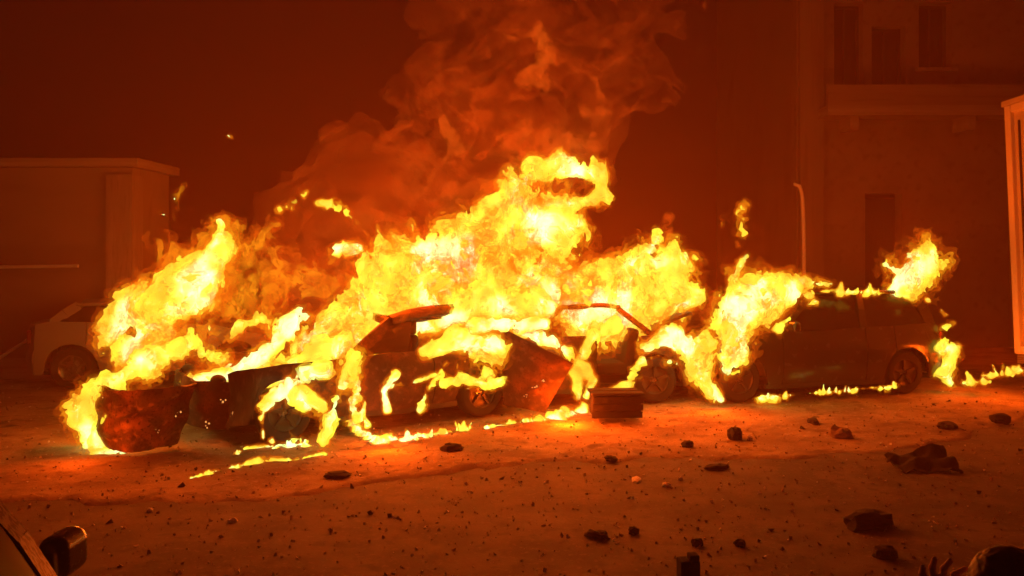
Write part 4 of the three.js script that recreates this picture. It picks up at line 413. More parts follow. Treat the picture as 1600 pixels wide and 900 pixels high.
flame('streak of burning fuel on the ground before the front wheel', [[-2.897, 0.007, -8.089, 0.043, -2.897, 0.008, -8.089, 0.015, 0.923], [-2.875, 0.01, -8.107, 0.043, -2.877, 0.015, -8.107, 0.015, 0.735], [-2.865, 0.006, -8.149, 0.04, -2.866, 0.011, -8.149, 0.014, 0.985], [-2.866, -0.007, -8.225, 0.043, -2.87, 0.003, -8.225, 0.015, 0.723], [-2.836, 0.002, -8.223, 0.036, -2.842, 0.031, -8.223, 0.013, 0.884], [-2.81, 0.011, -8.206, 0.038, -2.803, 0.058, -8.206, 0.013, 0.935], [-2.778, 0.016, -8.232, 0.025, -2.786, 0.038, -8.232, 0.009, 0.824], [-2.792, -0.005, -8.336, 0.027, -2.777, 0.041, -8.336, 0.01, 0.913], [-2.762, 0.012, -8.279, 0.044, -2.757, 0.04, -8.279, 0.015, 0.779], [-2.729, 0.016, -8.308, 0.05, -2.727, 0.03, -8.308, 0.017, 0.725], [-2.73, 0.013, -8.331, 0.05, -2.731, 0.02, -8.331, 0.018, 0.903], [-2.711, 0.013, -8.359, 0.035, -2.711, 0.015, -8.359, 0.012, 0.876], [-2.685, 0.012, -8.391, 0.055, -2.685, 0.014, -8.391, 0.019, 0.788], [-2.675, -0.001, -8.474, 0.036, -2.671, 0.051, -8.474, 0.012, 0.972], [-2.666, -0.002, -8.484, 0.04, -2.663, 0.017, -8.484, 0.014, 0.874], [-2.617, 0.017, -8.44, 0.053, -2.609, 0.057, -8.44, 0.019, 0.843], [-2.61, 0.014, -8.462, 0.035, -2.615, 0.041, -8.462, 0.012, 0.847], [-2.597, 0.01, -8.497, 0.04, -2.597, 0.013, -8.497, 0.014, 0.752], [-2.591, -0.002, -8.566, 0.038, -2.596, 0.015, -8.566, 0.013, 0.934], [-2.577, -0.003, -8.588, 0.038, -2.578, -0.001, -8.588, 0.013, 0.905], [-2.461, 0.004, -8.678, 0.08, -2.462, 0.014, -8.678, 0.028, 0.852], [-2.417, 0.015, -8.646, 0.083, -2.415, 0.02, -8.646, 0.029, 0.892], [-2.385, 0.014, -8.651, 0.061, -2.385, 0.015, -8.651, 0.021, 0.76], [-2.349, 0.018, -8.631, 0.062, -2.352, 0.025, -8.631, 0.022, 0.9], [-2.352, -0.002, -8.716, 0.063, -2.362, 0.025, -8.716, 0.022, 0.809], [-2.301, 0.002, -8.702, 0.07, -2.298, 0.02, -8.702, 0.024, 0.951], [-2.277, 0.001, -8.705, 0.044, -2.277, 0.005, -8.705, 0.015, 0.815], [-2.232, 0.009, -8.67, 0.049, -2.23, 0.021, -8.67, 0.017, 0.979], [-2.229, -0.005, -8.729, 0.044, -2.225, 0.007, -8.729, 0.015, 0.693], [-2.186, 0.004, -8.693, 0.061, -2.193, 0.05, -8.693, 0.021, 0.982], [-2.155, -0.008, -8.743, 0.08, -2.15, 0.045, -8.743, 0.028, 0.921], [-2.135, -0.007, -8.752, 0.07, -2.115, 0.065, -8.752, 0.024, 0.888], [-2.114, -0.007, -8.778, 0.057, -2.112, 0.016, -8.778, 0.02, 0.927], [-2.072, 0.01, -8.736, 0.042, -2.064, 0.036, -8.736, 0.015, 0.892], [-2.062, 0.005, -8.776, 0.059, -2.056, 0.064, -8.776, 0.021, 0.789], [-2.044, 0.001, -8.822, 0.069, -2.042, 0.008, -8.822, 0.024, 0.988], [-2.023, -0.003, -8.866, 0.061, -2.015, 0.031, -8.866, 0.021, 0.841], [-2.008, -0, -8.872, 0.069, -2.008, 0.001, -8.872, 0.024, 0.93], [-1.923, -0.007, -9.015, 0.071, -1.926, 0.001, -9.015, 0.025, 0.683], [-1.882, 0.016, -8.94, 0.044, -1.884, 0.042, -8.94, 0.015, 0.945], [-2.93, 0.01, -8.08, 0.028, -2.73, 0.01, -8.41, 0.035, 0.72], [-2.73, 0.01, -8.41, 0.035, -2.45, 0.02, -8.71, 0.054, 0.72], [-2.45, 0.02, -8.71, 0.054, -2.14, 0.02, -8.71, 0.054, 0.72], [-2.14, 0.02, -8.71, 0.054, -1.88, 0.01, -9.04, 0.043, 0.72], [-2.829, 0.004, -9.03, 0.023, -2.829, 0.007, -9.03, 0.008, 0.702], [-2.801, 0.013, -9.047, 0.031, -2.813, 0.052, -9.047, 0.011, 0.898], [-2.799, 0.004, -9.139, 0.039, -2.802, 0.017, -9.139, 0.014, 0.84], [-2.788, 0, -9.212, 0.035, -2.789, 0.012, -9.212, 0.012, 0.747], [-2.792, -0.004, -9.232, 0.043, -2.795, 0.01, -9.232, 0.015, 0.901], [-2.631, 0.012, -9.257, 0.055, -2.634, 0.027, -9.257, 0.019, 0.692], [-2.603, 0.006, -9.293, 0.051, -2.608, 0.04, -9.293, 0.018, 0.918], [-2.587, -0.004, -9.351, 0.059, -2.595, 0.03, -9.351, 0.02, 0.733], [-2.558, 0, -9.339, 0.058, -2.565, 0.048, -9.339, 0.02, 0.672], [-2.517, 0.011, -9.301, 0.068, -2.511, 0.04, -9.301, 0.024, 0.694], [-2.519, -0.001, -9.358, 0.057, -2.531, 0.024, -9.358, 0.02, 0.915], [-2.476, 0.009, -9.323, 0.056, -2.476, 0.012, -9.323, 0.02, 0.919], [-2.468, -0.005, -9.398, 0.042, -2.471, 0.039, -9.398, 0.015, 0.791], [-2.402, 0.008, -9.354, 0.057, -2.407, 0.026, -9.354, 0.02, 0.719], [-2.397, -0.001, -9.399, 0.04, -2.392, 0.019, -9.399, 0.014, 0.675], [-2.351, 0.011, -9.351, 0.073, -2.374, 0.077, -9.351, 0.025, 0.887], [-2.319, 0.013, -9.35, 0.063, -2.338, 0.088, -9.35, 0.022, 0.807], [-2.299, 0.008, -9.378, 0.056, -2.294, 0.051, -9.378, 0.02, 0.836], [-2.244, 0.015, -9.359, 0.067, -2.246, 0.024, -9.359, 0.023, 0.69], [-2.208, 0.009, -9.394, 0.067, -2.193, 0.074, -9.394, 0.023, 0.915], [-2.169, 0.019, -9.355, 0.066, -2.177, 0.052, -9.355, 0.023, 0.714], [-2.84, 0.01, -9.03, 0.025, -2.78, 0.01, -9.26, 0.032, 0.68], [-2.78, 0.01, -9.26, 0.032, -2.44, 0.02, -9.39, 0.052, 0.68], [-2.44, 0.02, -9.39, 0.052, -2.18, 0.01, -9.45, 0.045, 0.68]], { freq: 7, cell: 0.018 });
flame("line of fire on the ground along the middle wreck's sill", [[-1.938, -0.004, -10.72, 0.111, -1.951, 0.029, -10.72, 0.039, 0.922], [-1.884, 0.018, -10.511, 0.09, -1.885, 0.108, -10.511, 0.031, 0.883], [-1.847, 0.013, -10.417, 0.061, -1.874, 0.089, -10.417, 0.021, 0.751], [-1.788, 0.016, -10.239, 0.085, -1.798, 0.049, -10.239, 0.03, 0.868], [-1.762, 0.005, -10.191, 0.067, -1.778, 0.081, -10.191, 0.023, 0.981], [-1.71, 0.012, -10.023, 0.065, -1.704, 0.041, -10.023, 0.023, 0.92], [-1.694, 0.006, -9.994, 0.064, -1.703, 0.046, -9.994, 0.023, 0.829], [-1.665, -0.005, -9.984, 0.086, -1.664, 0.021, -9.984, 0.03, 0.857], [-1.628, 0.002, -9.899, 0.089, -1.633, 0.026, -9.899, 0.031, 0.972], [-1.575, -0.005, -9.839, 0.104, -1.6, 0.058, -9.839, 0.036, 0.958], [-1.53, 0.018, -9.686, 0.097, -1.53, 0.02, -9.686, 0.034, 0.791], [-1.491, 0.004, -9.668, 0.12, -1.491, 0.041, -9.668, 0.042, 0.845], [-1.461, 0.008, -9.602, 0.124, -1.464, 0.029, -9.602, 0.043, 0.7], [-1.445, 0.015, -9.566, 0.07, -1.445, 0.072, -9.566, 0.025, 0.983], [-1.411, 0.01, -9.601, 0.124, -1.416, 0.022, -9.601, 0.043, 0.723], [-1.379, 0.013, -9.597, 0.108, -1.392, 0.043, -9.597, 0.038, 0.699], [-1.23, -0.002, -9.729, 0.07, -1.232, 0.001, -9.729, 0.025, 0.909], [-1.211, 0.011, -9.676, 0.11, -1.221, 0.041, -9.676, 0.038, 0.933], [-1.168, 0.015, -9.673, 0.09, -1.175, 0.045, -9.673, 0.031, 0.756], [-1.129, 0.012, -9.703, 0.105, -1.155, 0.132, -9.703, 0.037, 0.972], [-1.114, -0.001, -9.775, 0.089, -1.115, 0.008, -9.775, 0.031, 0.743], [-1.079, 0.01, -9.749, 0.064, -1.085, 0.053, -9.749, 0.023, 0.782], [-1.059, 0.009, -9.768, 0.1, -1.057, 0.076, -9.768, 0.035, 0.706], [-1.032, -0.003, -9.853, 0.07, -1.038, 0.047, -9.853, 0.025, 0.804], [-0.99, 0.002, -9.862, 0.091, -0.995, 0.026, -9.862, 0.032, 0.681], [-0.971, 0.013, -9.819, 0.051, -0.971, 0.043, -9.819, 0.018, 0.907], [-0.929, 0.014, -9.849, 0.085, -0.925, 0.036, -9.849, 0.03, 0.85], [-0.905, 0.018, -9.852, 0.064, -0.884, 0.112, -9.852, 0.022, 0.711], [-0.857, 0.012, -9.919, 0.069, -0.859, 0.023, -9.919, 0.024, 0.865], [-0.832, 0.004, -9.978, 0.082, -0.829, 0.025, -9.978, 0.029, 0.735], [-0.8, 0.007, -9.993, 0.052, -0.803, 0.069, -9.993, 0.018, 0.944], [-1.96, 0.02, -10.78, 0.074, -1.7, 0.02, -10.04, 0.076, 0.72], [-1.7, 0.02, -10.04, 0.076, -1.46, 0.02, -9.64, 0.079, 0.72], [-1.46, 0.02, -9.64, 0.079, -1.13, 0.02, -9.77, 0.074, 0.72], [-1.13, 0.02, -9.77, 0.074, -0.8, 0.02, -10.03, 0.055, 0.72], [-0.79, -0.004, -10.052, 0.074, -0.811, 0.066, -10.052, 0.026, 0.776], [-0.739, 0.017, -9.98, 0.066, -0.745, 0.061, -9.98, 0.023, 0.917], [-0.705, -0.004, -10.107, 0.038, -0.701, 0.028, -10.107, 0.013, 0.869], [-0.692, 0.006, -10.064, 0.054, -0.695, 0.042, -10.064, 0.019, 0.704], [-0.639, 0.004, -10.113, 0.051, -0.643, 0.021, -10.113, 0.018, 0.715], [-0.614, 0.005, -10.123, 0.035, -0.651, 0.143, -10.123, 0.012, 0.97], [-0.577, 0.018, -10.082, 0.034, -0.604, 0.12, -10.082, 0.012, 0.854], [-0.543, 0.015, -10.12, 0.07, -0.546, 0.128, -10.12, 0.024, 0.707], [-0.507, 0.017, -10.129, 0.049, -0.513, 0.084, -10.129, 0.017, 0.812], [-0.5, 0.001, -10.218, 0.058, -0.466, 0.106, -10.218, 0.02, 0.705], [-0.447, -0.001, -10.259, 0.054, -0.449, 0.014, -10.259, 0.019, 0.702], [-0.291, 0.019, -10.262, 0.067, -0.289, 0.06, -10.262, 0.023, 0.968], [-0.247, 0.007, -10.348, 0.036, -0.258, 0.062, -10.348, 0.013, 0.693], [-0.223, 0.006, -10.365, 0.066, -0.221, 0.043, -10.365, 0.023, 0.795], [-0.17, 0.003, -10.409, 0.066, -0.172, 0.007, -10.409, 0.023, 0.834], [-0.131, -0.004, -10.467, 0.073, -0.138, 0.019, -10.467, 0.026, 0.896], [-0.101, 0.006, -10.437, 0.04, -0.095, 0.022, -10.437, 0.014, 0.727], [-0.077, -0.001, -10.487, 0.08, -0.076, 0.009, -10.487, 0.028, 0.926], [-0.046, 0.012, -10.438, 0.069, -0.044, 0.02, -10.438, 0.024, 0.711], [-0.004, 0.003, -10.506, 0.046, -0.034, 0.078, -10.506, 0.016, 0.953], [0.035, -0.001, -10.55, 0.076, 0.035, 0.007, -10.55, 0.027, 0.796], [0.05, -0, -10.555, 0.083, 0.05, 0.021, -10.555, 0.029, 0.792], [0.098, -0.002, -10.594, 0.061, 0.097, 0.072, -10.594, 0.021, 0.797], [0.142, 0.005, -10.581, 0.101, 0.148, 0.031, -10.581, 0.035, 0.849], [0.161, 0.005, -10.596, 0.059, 0.106, 0.133, -10.596, 0.021, 0.708], [0.199, 0.012, -10.594, 0.083, 0.181, 0.073, -10.594, 0.029, 0.861], [0.254, 0.002, -10.687, 0.078, 0.245, 0.049, -10.687, 0.027, 0.919], [0.26, 0.016, -10.624, 0.071, 0.233, 0.074, -10.624, 0.025, 0.87], [0.317, 0.011, -10.696, 0.102, 0.331, 0.061, -10.696, 0.036, 0.946], [0.37, 0, -10.793, 0.083, 0.369, 0.002, -10.793, 0.029, 0.693], [0.396, 0.016, -10.736, 0.113, 0.398, 0.038, -10.736, 0.04, 0.752], [0.425, 0.01, -10.79, 0.115, 0.428, 0.022, -10.79, 0.04, 0.881], [0.474, 0.014, -10.811, 0.072, 0.463, 0.065, -10.811, 0.025, 0.88], [0.512, 0.006, -10.883, 0.121, 0.513, 0.041, -10.883, 0.043, 0.742], [0.534, 0.009, -10.888, 0.107, 0.534, 0.016, -10.888, 0.037, 0.678], [0.568, 0.016, -10.882, 0.152, 0.59, 0.094, -10.882, 0.053, 0.964], [0.618, 0.015, -10.926, 0.095, 0.617, 0.039, -10.926, 0.033, 0.706], [0.647, 0.011, -10.978, 0.089, 0.653, 0.042, -10.978, 0.031, 0.936], [0.672, 0.012, -11, 0.139, 0.677, 0.039, -11, 0.049, 0.694], [0.762, 0.006, -11.142, 0.136, 0.767, 0.045, -11.142, 0.048, 0.974], [0.808, 0.001, -11.221, 0.094, 0.807, 0.026, -11.221, 0.033, 0.7], [0.839, 0.011, -11.21, 0.097, 0.833, 0.023, -11.21, 0.034, 0.963], [0.847, 0.012, -11.217, 0.066, 0.85, 0.127, -11.217, 0.023, 0.791], [0.89, 0.011, -11.273, 0.132, 0.912, 0.121, -11.273, 0.046, 0.918], [-0.8, 0.01, -10.03, 0.048, -0.3, 0.01, -10.35, 0.043, 0.72], [-0.3, 0.01, -10.35, 0.043, 0.15, 0.02, -10.62, 0.066, 0.72], [0.15, 0.02, -10.62, 0.066, 0.64, 0.03, -11.03, 0.106, 0.72], [0.64, 0.03, -11.03, 0.106, 0.92, 0.03, -11.37, 0.086, 0.72]], { freq: 6, cell: 0.02 });
flame('red flame curl high in the smoke above the wreck', [[0, 4.91, -11.8, 0.17, 0.34, 5, -11.8, 0.204, 0.3], [0.34, 5, -11.8, 0.204, 0.55, 4.66, -11.8, 0.204, 0.3], [0.55, 4.66, -11.8, 0.204, 0.43, 4.32, -11.8, 0.17, 0.3], [0.43, 4.32, -11.8, 0.17, 0.09, 4.4, -11.8, 0.153, 0.3]], { amp: 1.2, bias: 0.1, dull: 1 });
flame('red flame wisp right of the high curl', [[1.06, 4.49, -11.8, 0.119, 1.18, 4.14, -11.8, 0.153, 0.3], [1.18, 4.14, -11.8, 0.153, 0.98, 3.97, -11.8, 0.119, 0.3], [0.98, 3.93, -11.8, 0.136, 1.36, 3.93, -11.8, 0.111, 0.3]], { amp: 1.2, bias: 0.1, dull: 1 });
flame('faint red flame rising left of the topmost flame', [[-0.94, 3.8, -11.8, 0.17, -0.77, 3.46, -11.8, 0.222, 0.3], [-0.77, 3.46, -11.8, 0.222, -1.02, 3.12, -11.8, 0.204, 0.3], [-1.02, 3.12, -11.8, 0.204, -1.19, 2.87, -11.8, 0.187, 0.3]], { amp: 1.2, bias: 0.1, dull: 1 });
flame('dull orange flame crest above the topmost flame', [[0, 3.39, -11.9, 0.326, 0.52, 3.6, -11.9, 0.292, 0.34], [0.52, 3.6, -11.9, 0.292, 1.03, 3.52, -11.9, 0.241, 0.34]], { amp: 1.2, bias: 0.1, dull: 1 });
flame('pale orange flame shred left of the floating shreds', [[-2.9, 2.62, -11, 0.095, -2.7, 2.66, -11, 0.111, 0.4], [-2.7, 2.66, -11, 0.111, -2.54, 2.81, -11, 0.071, 0.4]], { amp: 1.3, freq: 3.4 });
flame('orange flame shred arching above the bonnet smoke', [[-2.45, 2.71, -11.3, 0.098, -2.2, 2.63, -11.3, 0.114, 0.36], [-2.2, 2.63, -11.3, 0.114, -1.96, 2.43, -11.3, 0.114, 0.36], [-1.96, 2.43, -11.3, 0.114, -1.79, 2.22, -11.3, 0.098, 0.36]], { amp: 1.3, freq: 3.4 });
flame('yellow flame shred below the arching shred', [[-2.3, 2.1, -11.2, 0.129, -1.94, 2.14, -11.2, 0.146, 0.6], [-1.94, 2.14, -11.2, 0.146, -1.78, 2.02, -11.2, 0.129, 0.6]], { amp: 1.2, freq: 3.4 });
flame('small detached flame shred drifting at upper left', [[-3.52, 3.5, -10.6, 0.046, -3.38, 3.46, -10.6, 0.061, 0.5], [-3.38, 3.46, -10.6, 0.061, -3.28, 3.39, -10.6, 0.038, 0.5]], { freq: 5, cell: 0.022, bias: 0.05 });
flame("faint orange flame behind the notchback's fire", [[2.22, 2.56, -12.8, 0.222, 2.17, 2.01, -12.8, 0.259, 0.3]], { amp: 1.2, bias: 0.1, dull: 1 });
flame("orange flame wisp above the hatchback's bonnet fire", [[3, 2.51, -12.6, 0.182, 3.28, 2.65, -12.6, 0.164, 0.35], [3.28, 2.65, -12.6, 0.164, 3.23, 2.19, -12.6, 0.2, 0.35]], { amp: 1.2, bias: 0.05 });
flame('dull flame in the gap between notchback and hatchback', [[2.95, 1.34, -13.2, 0.267, 2.91, 0.67, -13.2, 0.229, 0.34]], { amp: 1.2, bias: 0.1, dull: 1 });
flame('dull orange flame behind the bonnet fire', [[-3.43, 2.02, -11.6, 0.503, -3.18, 1.43, -11.6, 0.503, 0.42], [-3.18, 1.43, -11.6, 0.503, -3.77, 1.35, -11.6, 0.419, 0.42], [-4.2, 2.02, -11.4, 0.461, -3.7, 2.43, -11.4, 0.362, 0.34], [-2.84, 1.67, -11.9, 0.447, -2.06, 1.67, -11.9, 0.447, 0.42]], { amp: 1.2, bias: 0.05, cap: 0.31 });
function smoke(label, blobs, opacity, veils) {               // lit smoke: nested thin veils
  const lo = [1e9, 1e9, 1e9], hi = [-1e9, -1e9, -1e9];
  for (const s of blobs) for (const k of [0, 4]) for (let a = 0; a < 3; a++) { lo[a] = Math.min(lo[a], s[k + a] - s[k + 3] * 1.4); hi[a] = Math.max(hi[a], s[k + a] + s[k + 3] * 1.4); }
  lo[1] = Math.max(lo[1], 0.02);
  const G = grid(lo, hi, 0.12, (x, y, z) => { let best = -9; for (const s of blobs) { const [d, r] = seg(x, y, z, s); best = Math.max(best, 1 - d / r); } if (best < -0.6) return -2;
    const wx = x + 0.3 * noise(x, y, z + 4), wy = y + 0.3 * noise(x + 9, y, z), wz = z + 0.3 * noise(x, y + 6, z); return best + 1.1 * fbm(wx * 1.3, wy * 1.3, wz * 1.3, 3); });
  const t = thing('smoke', label, 'smoke', [blobs[0][0], 0, blobs[0][2]]), mat = std({ color: C(0.62, 0.4, 0.28), roughness: 1, transparent: true, opacity });
  for (const [name, iso] of [['outer_veil', 0.08], ['inner_veil', 0.42]].slice(0, veils)) { const g = surface(G, iso); if (!g) continue; g.computeVertexNormals(); g.translate(-blobs[0][0], 0, -blobs[0][2]); triangles += g.index.count / 3; part(name, g, mat, t); }
  return t;
}
smoke('thin smoke column rising over the middle wreck', [[-0.91, 2.65, -12.60, 1.36, 0.18, 4.10, -12.60, 1.55], [0.18, 4.10, -12.60, 1.55, 0.73, 6.19, -12.60, 1.73], [-2.86, 1.83, -12.40, 0.98, -2.15, 2.91, -12.40, 0.98]], 0.055, 2);
function fireLight(x, y, z, power, size = 0.5) {             // point light carrying the flames' light, set near them, a few added behind
  const l = new THREE.PointLight(C(1, 0.092, 0.0025), power); l.name = 'fire_light'; l.position.set(x, y, z); l.shadow.radius = size / 0.02; l.castShadow = true; scene.add(l);
}
fireLight(-3.83, 1.67, -10.00, 19, 0.35);
fireLight(-4.16, 0.30, -8.60, 1.6, 0.3);
fireLight(-2.65, 1.29, -10.20, 14, 0.4);
fireLight(-1.53, 1.72, -10.60, 26, 0.5);
fireLight(-0.63, 1.86, -10.90, 34, 0.5);
fireLight(0.16, 2.58, -11.10, 34, 0.5);
fireLight(1.35, 1.68, -11.70, 34, 0.5);
fireLight(2.75, 0.59, -12.30, 12, 0.3);
fireLight(3.31, 1.65, -12.40, 18, 0.4);
fireLight(5.73, 2.10, -12.60, 10, 0.35);
fireLight(6.60, 0.54, -12.70, 3.5, 0.2);
fireLight(0.68, 0.20, -10.50, 8, 0.15);
fireLight(-1.33, 0.24, -9.20, 4, 0.12);
fireLight(2.57, 0.39, -11.30, 5, 0.15);
fireLight(6.69, 0.60, -12.20, 3, 0.1);
fireLight(-1.82, 1.83, -12.60, 16, 0.5);  // added behind the wall of flame to light smoke and back wall
fireLight(1.22, 1.63, -13.00, 6, 0.5);  // added back light too, behind the notchback's fire
console.log('flame triangles', triangles);

// ---------------------------------------------------------------- torn parts and debris
single('torn_bumper', slab(34, 16, (u, v) => { const a = lerp(-1, 1, u), w = 0.36 + 0.17 * Math.pow(v, 0.7); return [-3.86 + w * a + 0.05 * fbm(u * 3, v * 3, 3, 3), 0.05 + 0.05 * a * a + (0.6 + 0.05 * fbm(u * 4, 1, 8, 3)) * v, -8.98 - 0.24 * Math.pow(Math.abs(a), 2.2) - 0.14 * v + 0.13 * fbm(u * 3.2, v * 2.6, 9, 4) + 0.05 * Math.exp(-Math.pow((v - 0.45 - 0.2 * a) / 0.1, 2))]; }, -0.03), M.plastic, 'dark torn front bumper standing on the verge at the left', 'bumper');
{
  const lid = single('torn_door', slab(16, 16, (u, v) => { // a slanted four-cornered panel
    const A = [-0.16, 1.17], B = [0.74, 0.72], D = [0.40, 0.1], E2 = [-0.1, 0.2];
    const x = lerp(lerp(E2[0], D[0], u), lerp(A[0], B[0], u), v), y = lerp(lerp(E2[1], D[1], u), lerp(A[1], B[1], u), v);
    return [x, y, -10.75 - 0.35 * (1 - v) * 0.3 + 0.06 * Math.sin(u * 3.1) * Math.sin(v * 3.1) + 0.02 * noise(u * 5, v * 5, 2)]; }, 0.035), M.red, 'slanted dark car door hanging torn at the tail of the middle wreck', 'car door');
}
single('crate', merge([box(0.58, 0.27, 0.38, 0, 0.165, 0, 0.03), ...[0, 1, 2].map((k) => box(0.61, 0.075, 0.025, 0.006 * (k - 1), 0.075 + 0.088 * k, 0.2 + 0.004 * k)), box(0.63, 0.03, 0.19, 0.01, 0.318, 0.115, 0.008), box(0.61, 0.03, 0.19, -0.01, 0.322, -0.1, 0.008)]), M.char, 'dark flat-topped box standing on the verge below the notchback', 'box', [1.26, 0.04, -10.85], 0.05);
const chunk = (w, h, d, k) => { const g = new THREE.IcosahedronGeometry(0.5, 2), p = g.attributes.position; for (let i = 0; i < p.count; i++) { const x = p.getX(i), y = p.getY(i), z = p.getZ(i), q = 0.72 + 0.9 * Math.abs(fbm(x * 2.2 + k, y * 2.2, z * 2.2, 3)) + 0.25 * noise(x * 6 + k, y * 6, z * 6); p.setXYZ(i, x * q * w, Math.max(-0.3, y * q) * h, z * q * d); } g.computeVertexNormals(); return g; };
const DEB = [ // x, z, w, h, d, material, name, label
  [-0.62, -9.15, 0.3, 0.12, 0.2, M.char, 'charred_lump', 'flat charred lump on the verge below the middle wreck'],
  [2.45, -9.75, 0.26, 0.22, 0.2, M.char, 'charred_lump', 'jagged dark lump with a pale chip beside it right of centre'],
  [3.65, -9.85, 0.3, 0.2, 0.22, M.stone, 'rubble', 'grey stone lump right of the jagged dark lump'],
  [1.85, -9.35, 0.16, 0.12, 0.14, M.char, 'charred_lump', 'small dark twig-like lump near the verge edge'],
  [0.98, -8.75, 0.2, 0.07, 0.14, M.char, 'charred_lump', 'flat dark scrap at the edge of verge and road'],
  [1.95, -8.45, 0.3, 0.08, 0.16, M.char, 'charred_lump', 'long dark scrap lying on the road just off the verge'],
  [3.6, -10.6, 0.3, 0.1, 0.14, M.char, 'charred_lump', 'thin dark splinter on the verge before the hatchback'],
  [5.9, -10.7, 0.26, 0.2, 0.2, M.char, 'charred_lump', 'dark lump on the verge at the far right'],
  [5.05, -10.3, 0.4, 0.12, 0.24, M.char, 'charred_lump', 'low dark heap on the verge right of the hatchback sill'],
  [6.0, -9.9, 0.34, 0.06, 0.2, M.char, 'charred_lump', 'thin dark plate at the verge edge on the far right'],
  [2.72, -6.75, 0.5, 0.2, 0.3, M.char, 'charred_lump', 'large dark lump on the road at lower right'],
  [4.0, -6.2, 0.3, 0.13, 0.2, M.char, 'charred_lump', 'dark lump on the road near the crouching person'],
  [2.55, -6.05, 0.2, 0.13, 0.18, M.char, 'charred_lump', 'dark lump with a glint below the large dark lump'],
  [0.9, -6.55, 0.12, 0.09, 0.1, M.char, 'charred_lump', 'small dark clod on the road left of the short post'],
  [0.62, -6.45, 0.22, 0.08, 0.14, M.char, 'charred_lump', 'branching dark scrap on the road left of centre bottom'],
  [1.32, -6.3, 0.12, 0.08, 0.1, M.char, 'charred_lump', 'little dark clod between the clod and the short post'],
  [1.62, -6.3, 0.1, 0.08, 0.1, M.char, 'charred_lump', 'little dark clod above the short post'],
  [-1.6, -8.1, 0.3, 0.08, 0.2, M.char, 'charred_lump', 'low dark scrap on the road under the burning streak'],
  [1.13, -8.05, 0.22, 0.05, 0.1, M.pale, 'pale_fragment', 'oblong pale fragment on the road right of centre'],
  [1.37, -7.85, 0.09, 0.06, 0.08, M.pale, 'pale_fragment', 'small pale fragment beside the oblong one'],
  [1.53, -8.05, 0.06, 0.05, 0.05, M.pale, 'pale_fragment', 'tiny pale fragment right of the oblong one'],
  [-2.9, -7.1, 0.08, 0.05, 0.06, M.pale, 'pale_fragment', 'pale fragment on the road at left, nearest the foreground van'],
  [-2.16, -6.85, 0.09, 0.05, 0.07, M.pale, 'pale_fragment', 'pale fragment on the road left of centre'],
  [2.6, -9.7, 0.1, 0.1, 0.08, M.pale, 'pale_fragment', 'pale chip leaning on the jagged dark lump'],
];
DEB.forEach(([x, z, w, h, d, m, n, label], i) => single(n, chunk(w, h, d, i * 3.7), m, label, n === 'rubble' ? 'rubble' : n === 'pale_fragment' ? 'fragment' : 'debris', [x, floorY(x, z) + h * 0.2, z], i * 1.3));
single('metal_sheet', slab(16, 10, (u, v) => [lerp(-0.3, 0.28, u) + 0.05 * noise(v * 5, 2, 7), 0.03 + 0.13 * v * (0.3 + 0.7 * u) + 0.09 * noise(u * 3.1, v * 3.4, 1) + 0.03 * noise(u * 9, v * 9, 4), lerp(0.2, -0.2, v) + 0.06 * noise(u * 5, 8, 3)], 0.012), M.char, 'dark bent metal sheet propped on the road edge at right', 'metal sheet', [3.95, floorY(3.95, -8.5), -8.5]);
{
  const p = thing('short_post', 'short square dark post at the bottom edge right of centre', 'post', [0.895, 0, -4.5], 0.1);
  part('shaft', box(0.1, 0.52, 0.09, 0, 0.27, 0, 0.008), M.char, p); part('cap', box(0.05, 0.03, 0.06, 0.025, 0.54, 0, 0.006), M.char, p);
}
{ // grit, glass crumbs and ash too small to count
  const g = new THREE.TetrahedronGeometry(0.5, 0).scale(1, 0.6, 1), N = 5000;
  for (const [name, mat, count, big] of [['grit', M.stone, N, 0.03], ['glass_crumbs', M.pale, 1500, 0.03], ['cinders', M.char, 300, 0.045]]) {
    const im = new THREE.InstancedMesh(g, mat, count), m = new THREE.Matrix4(), q = new THREE.Quaternion(), e = new THREE.Euler();
    for (let i = 0; i < count; i++) { const z = -lerp(5, 13.5, Math.pow(rnd(), 0.8)), x = (rnd() - 0.5) * 1.2 * -z, s = big * (0.35 + 1.1 * Math.pow(rnd(), 3)); m.compose(new THREE.Vector3(x, floorY(x, z) + s * 0.12, z), q.setFromEuler(e.set(rnd() * 6, rnd() * 6, rnd() * 6)), new THREE.Vector3(s * rr(0.7, 1.8), s, s)); im.setMatrixAt(i, m); }
    im.name = name; im.userData = { kind: 'stuff', label: { grit: 'grey grit strewn over road and verge', glass_crumbs: 'pale crumbs of glass strewn over road and verge', cinders: 'black cinders strewn over road and verge' }[name], category: name.replace('_', ' ') }; im.castShadow = im.receiveShadow = true; scene.add(im);
  }
}
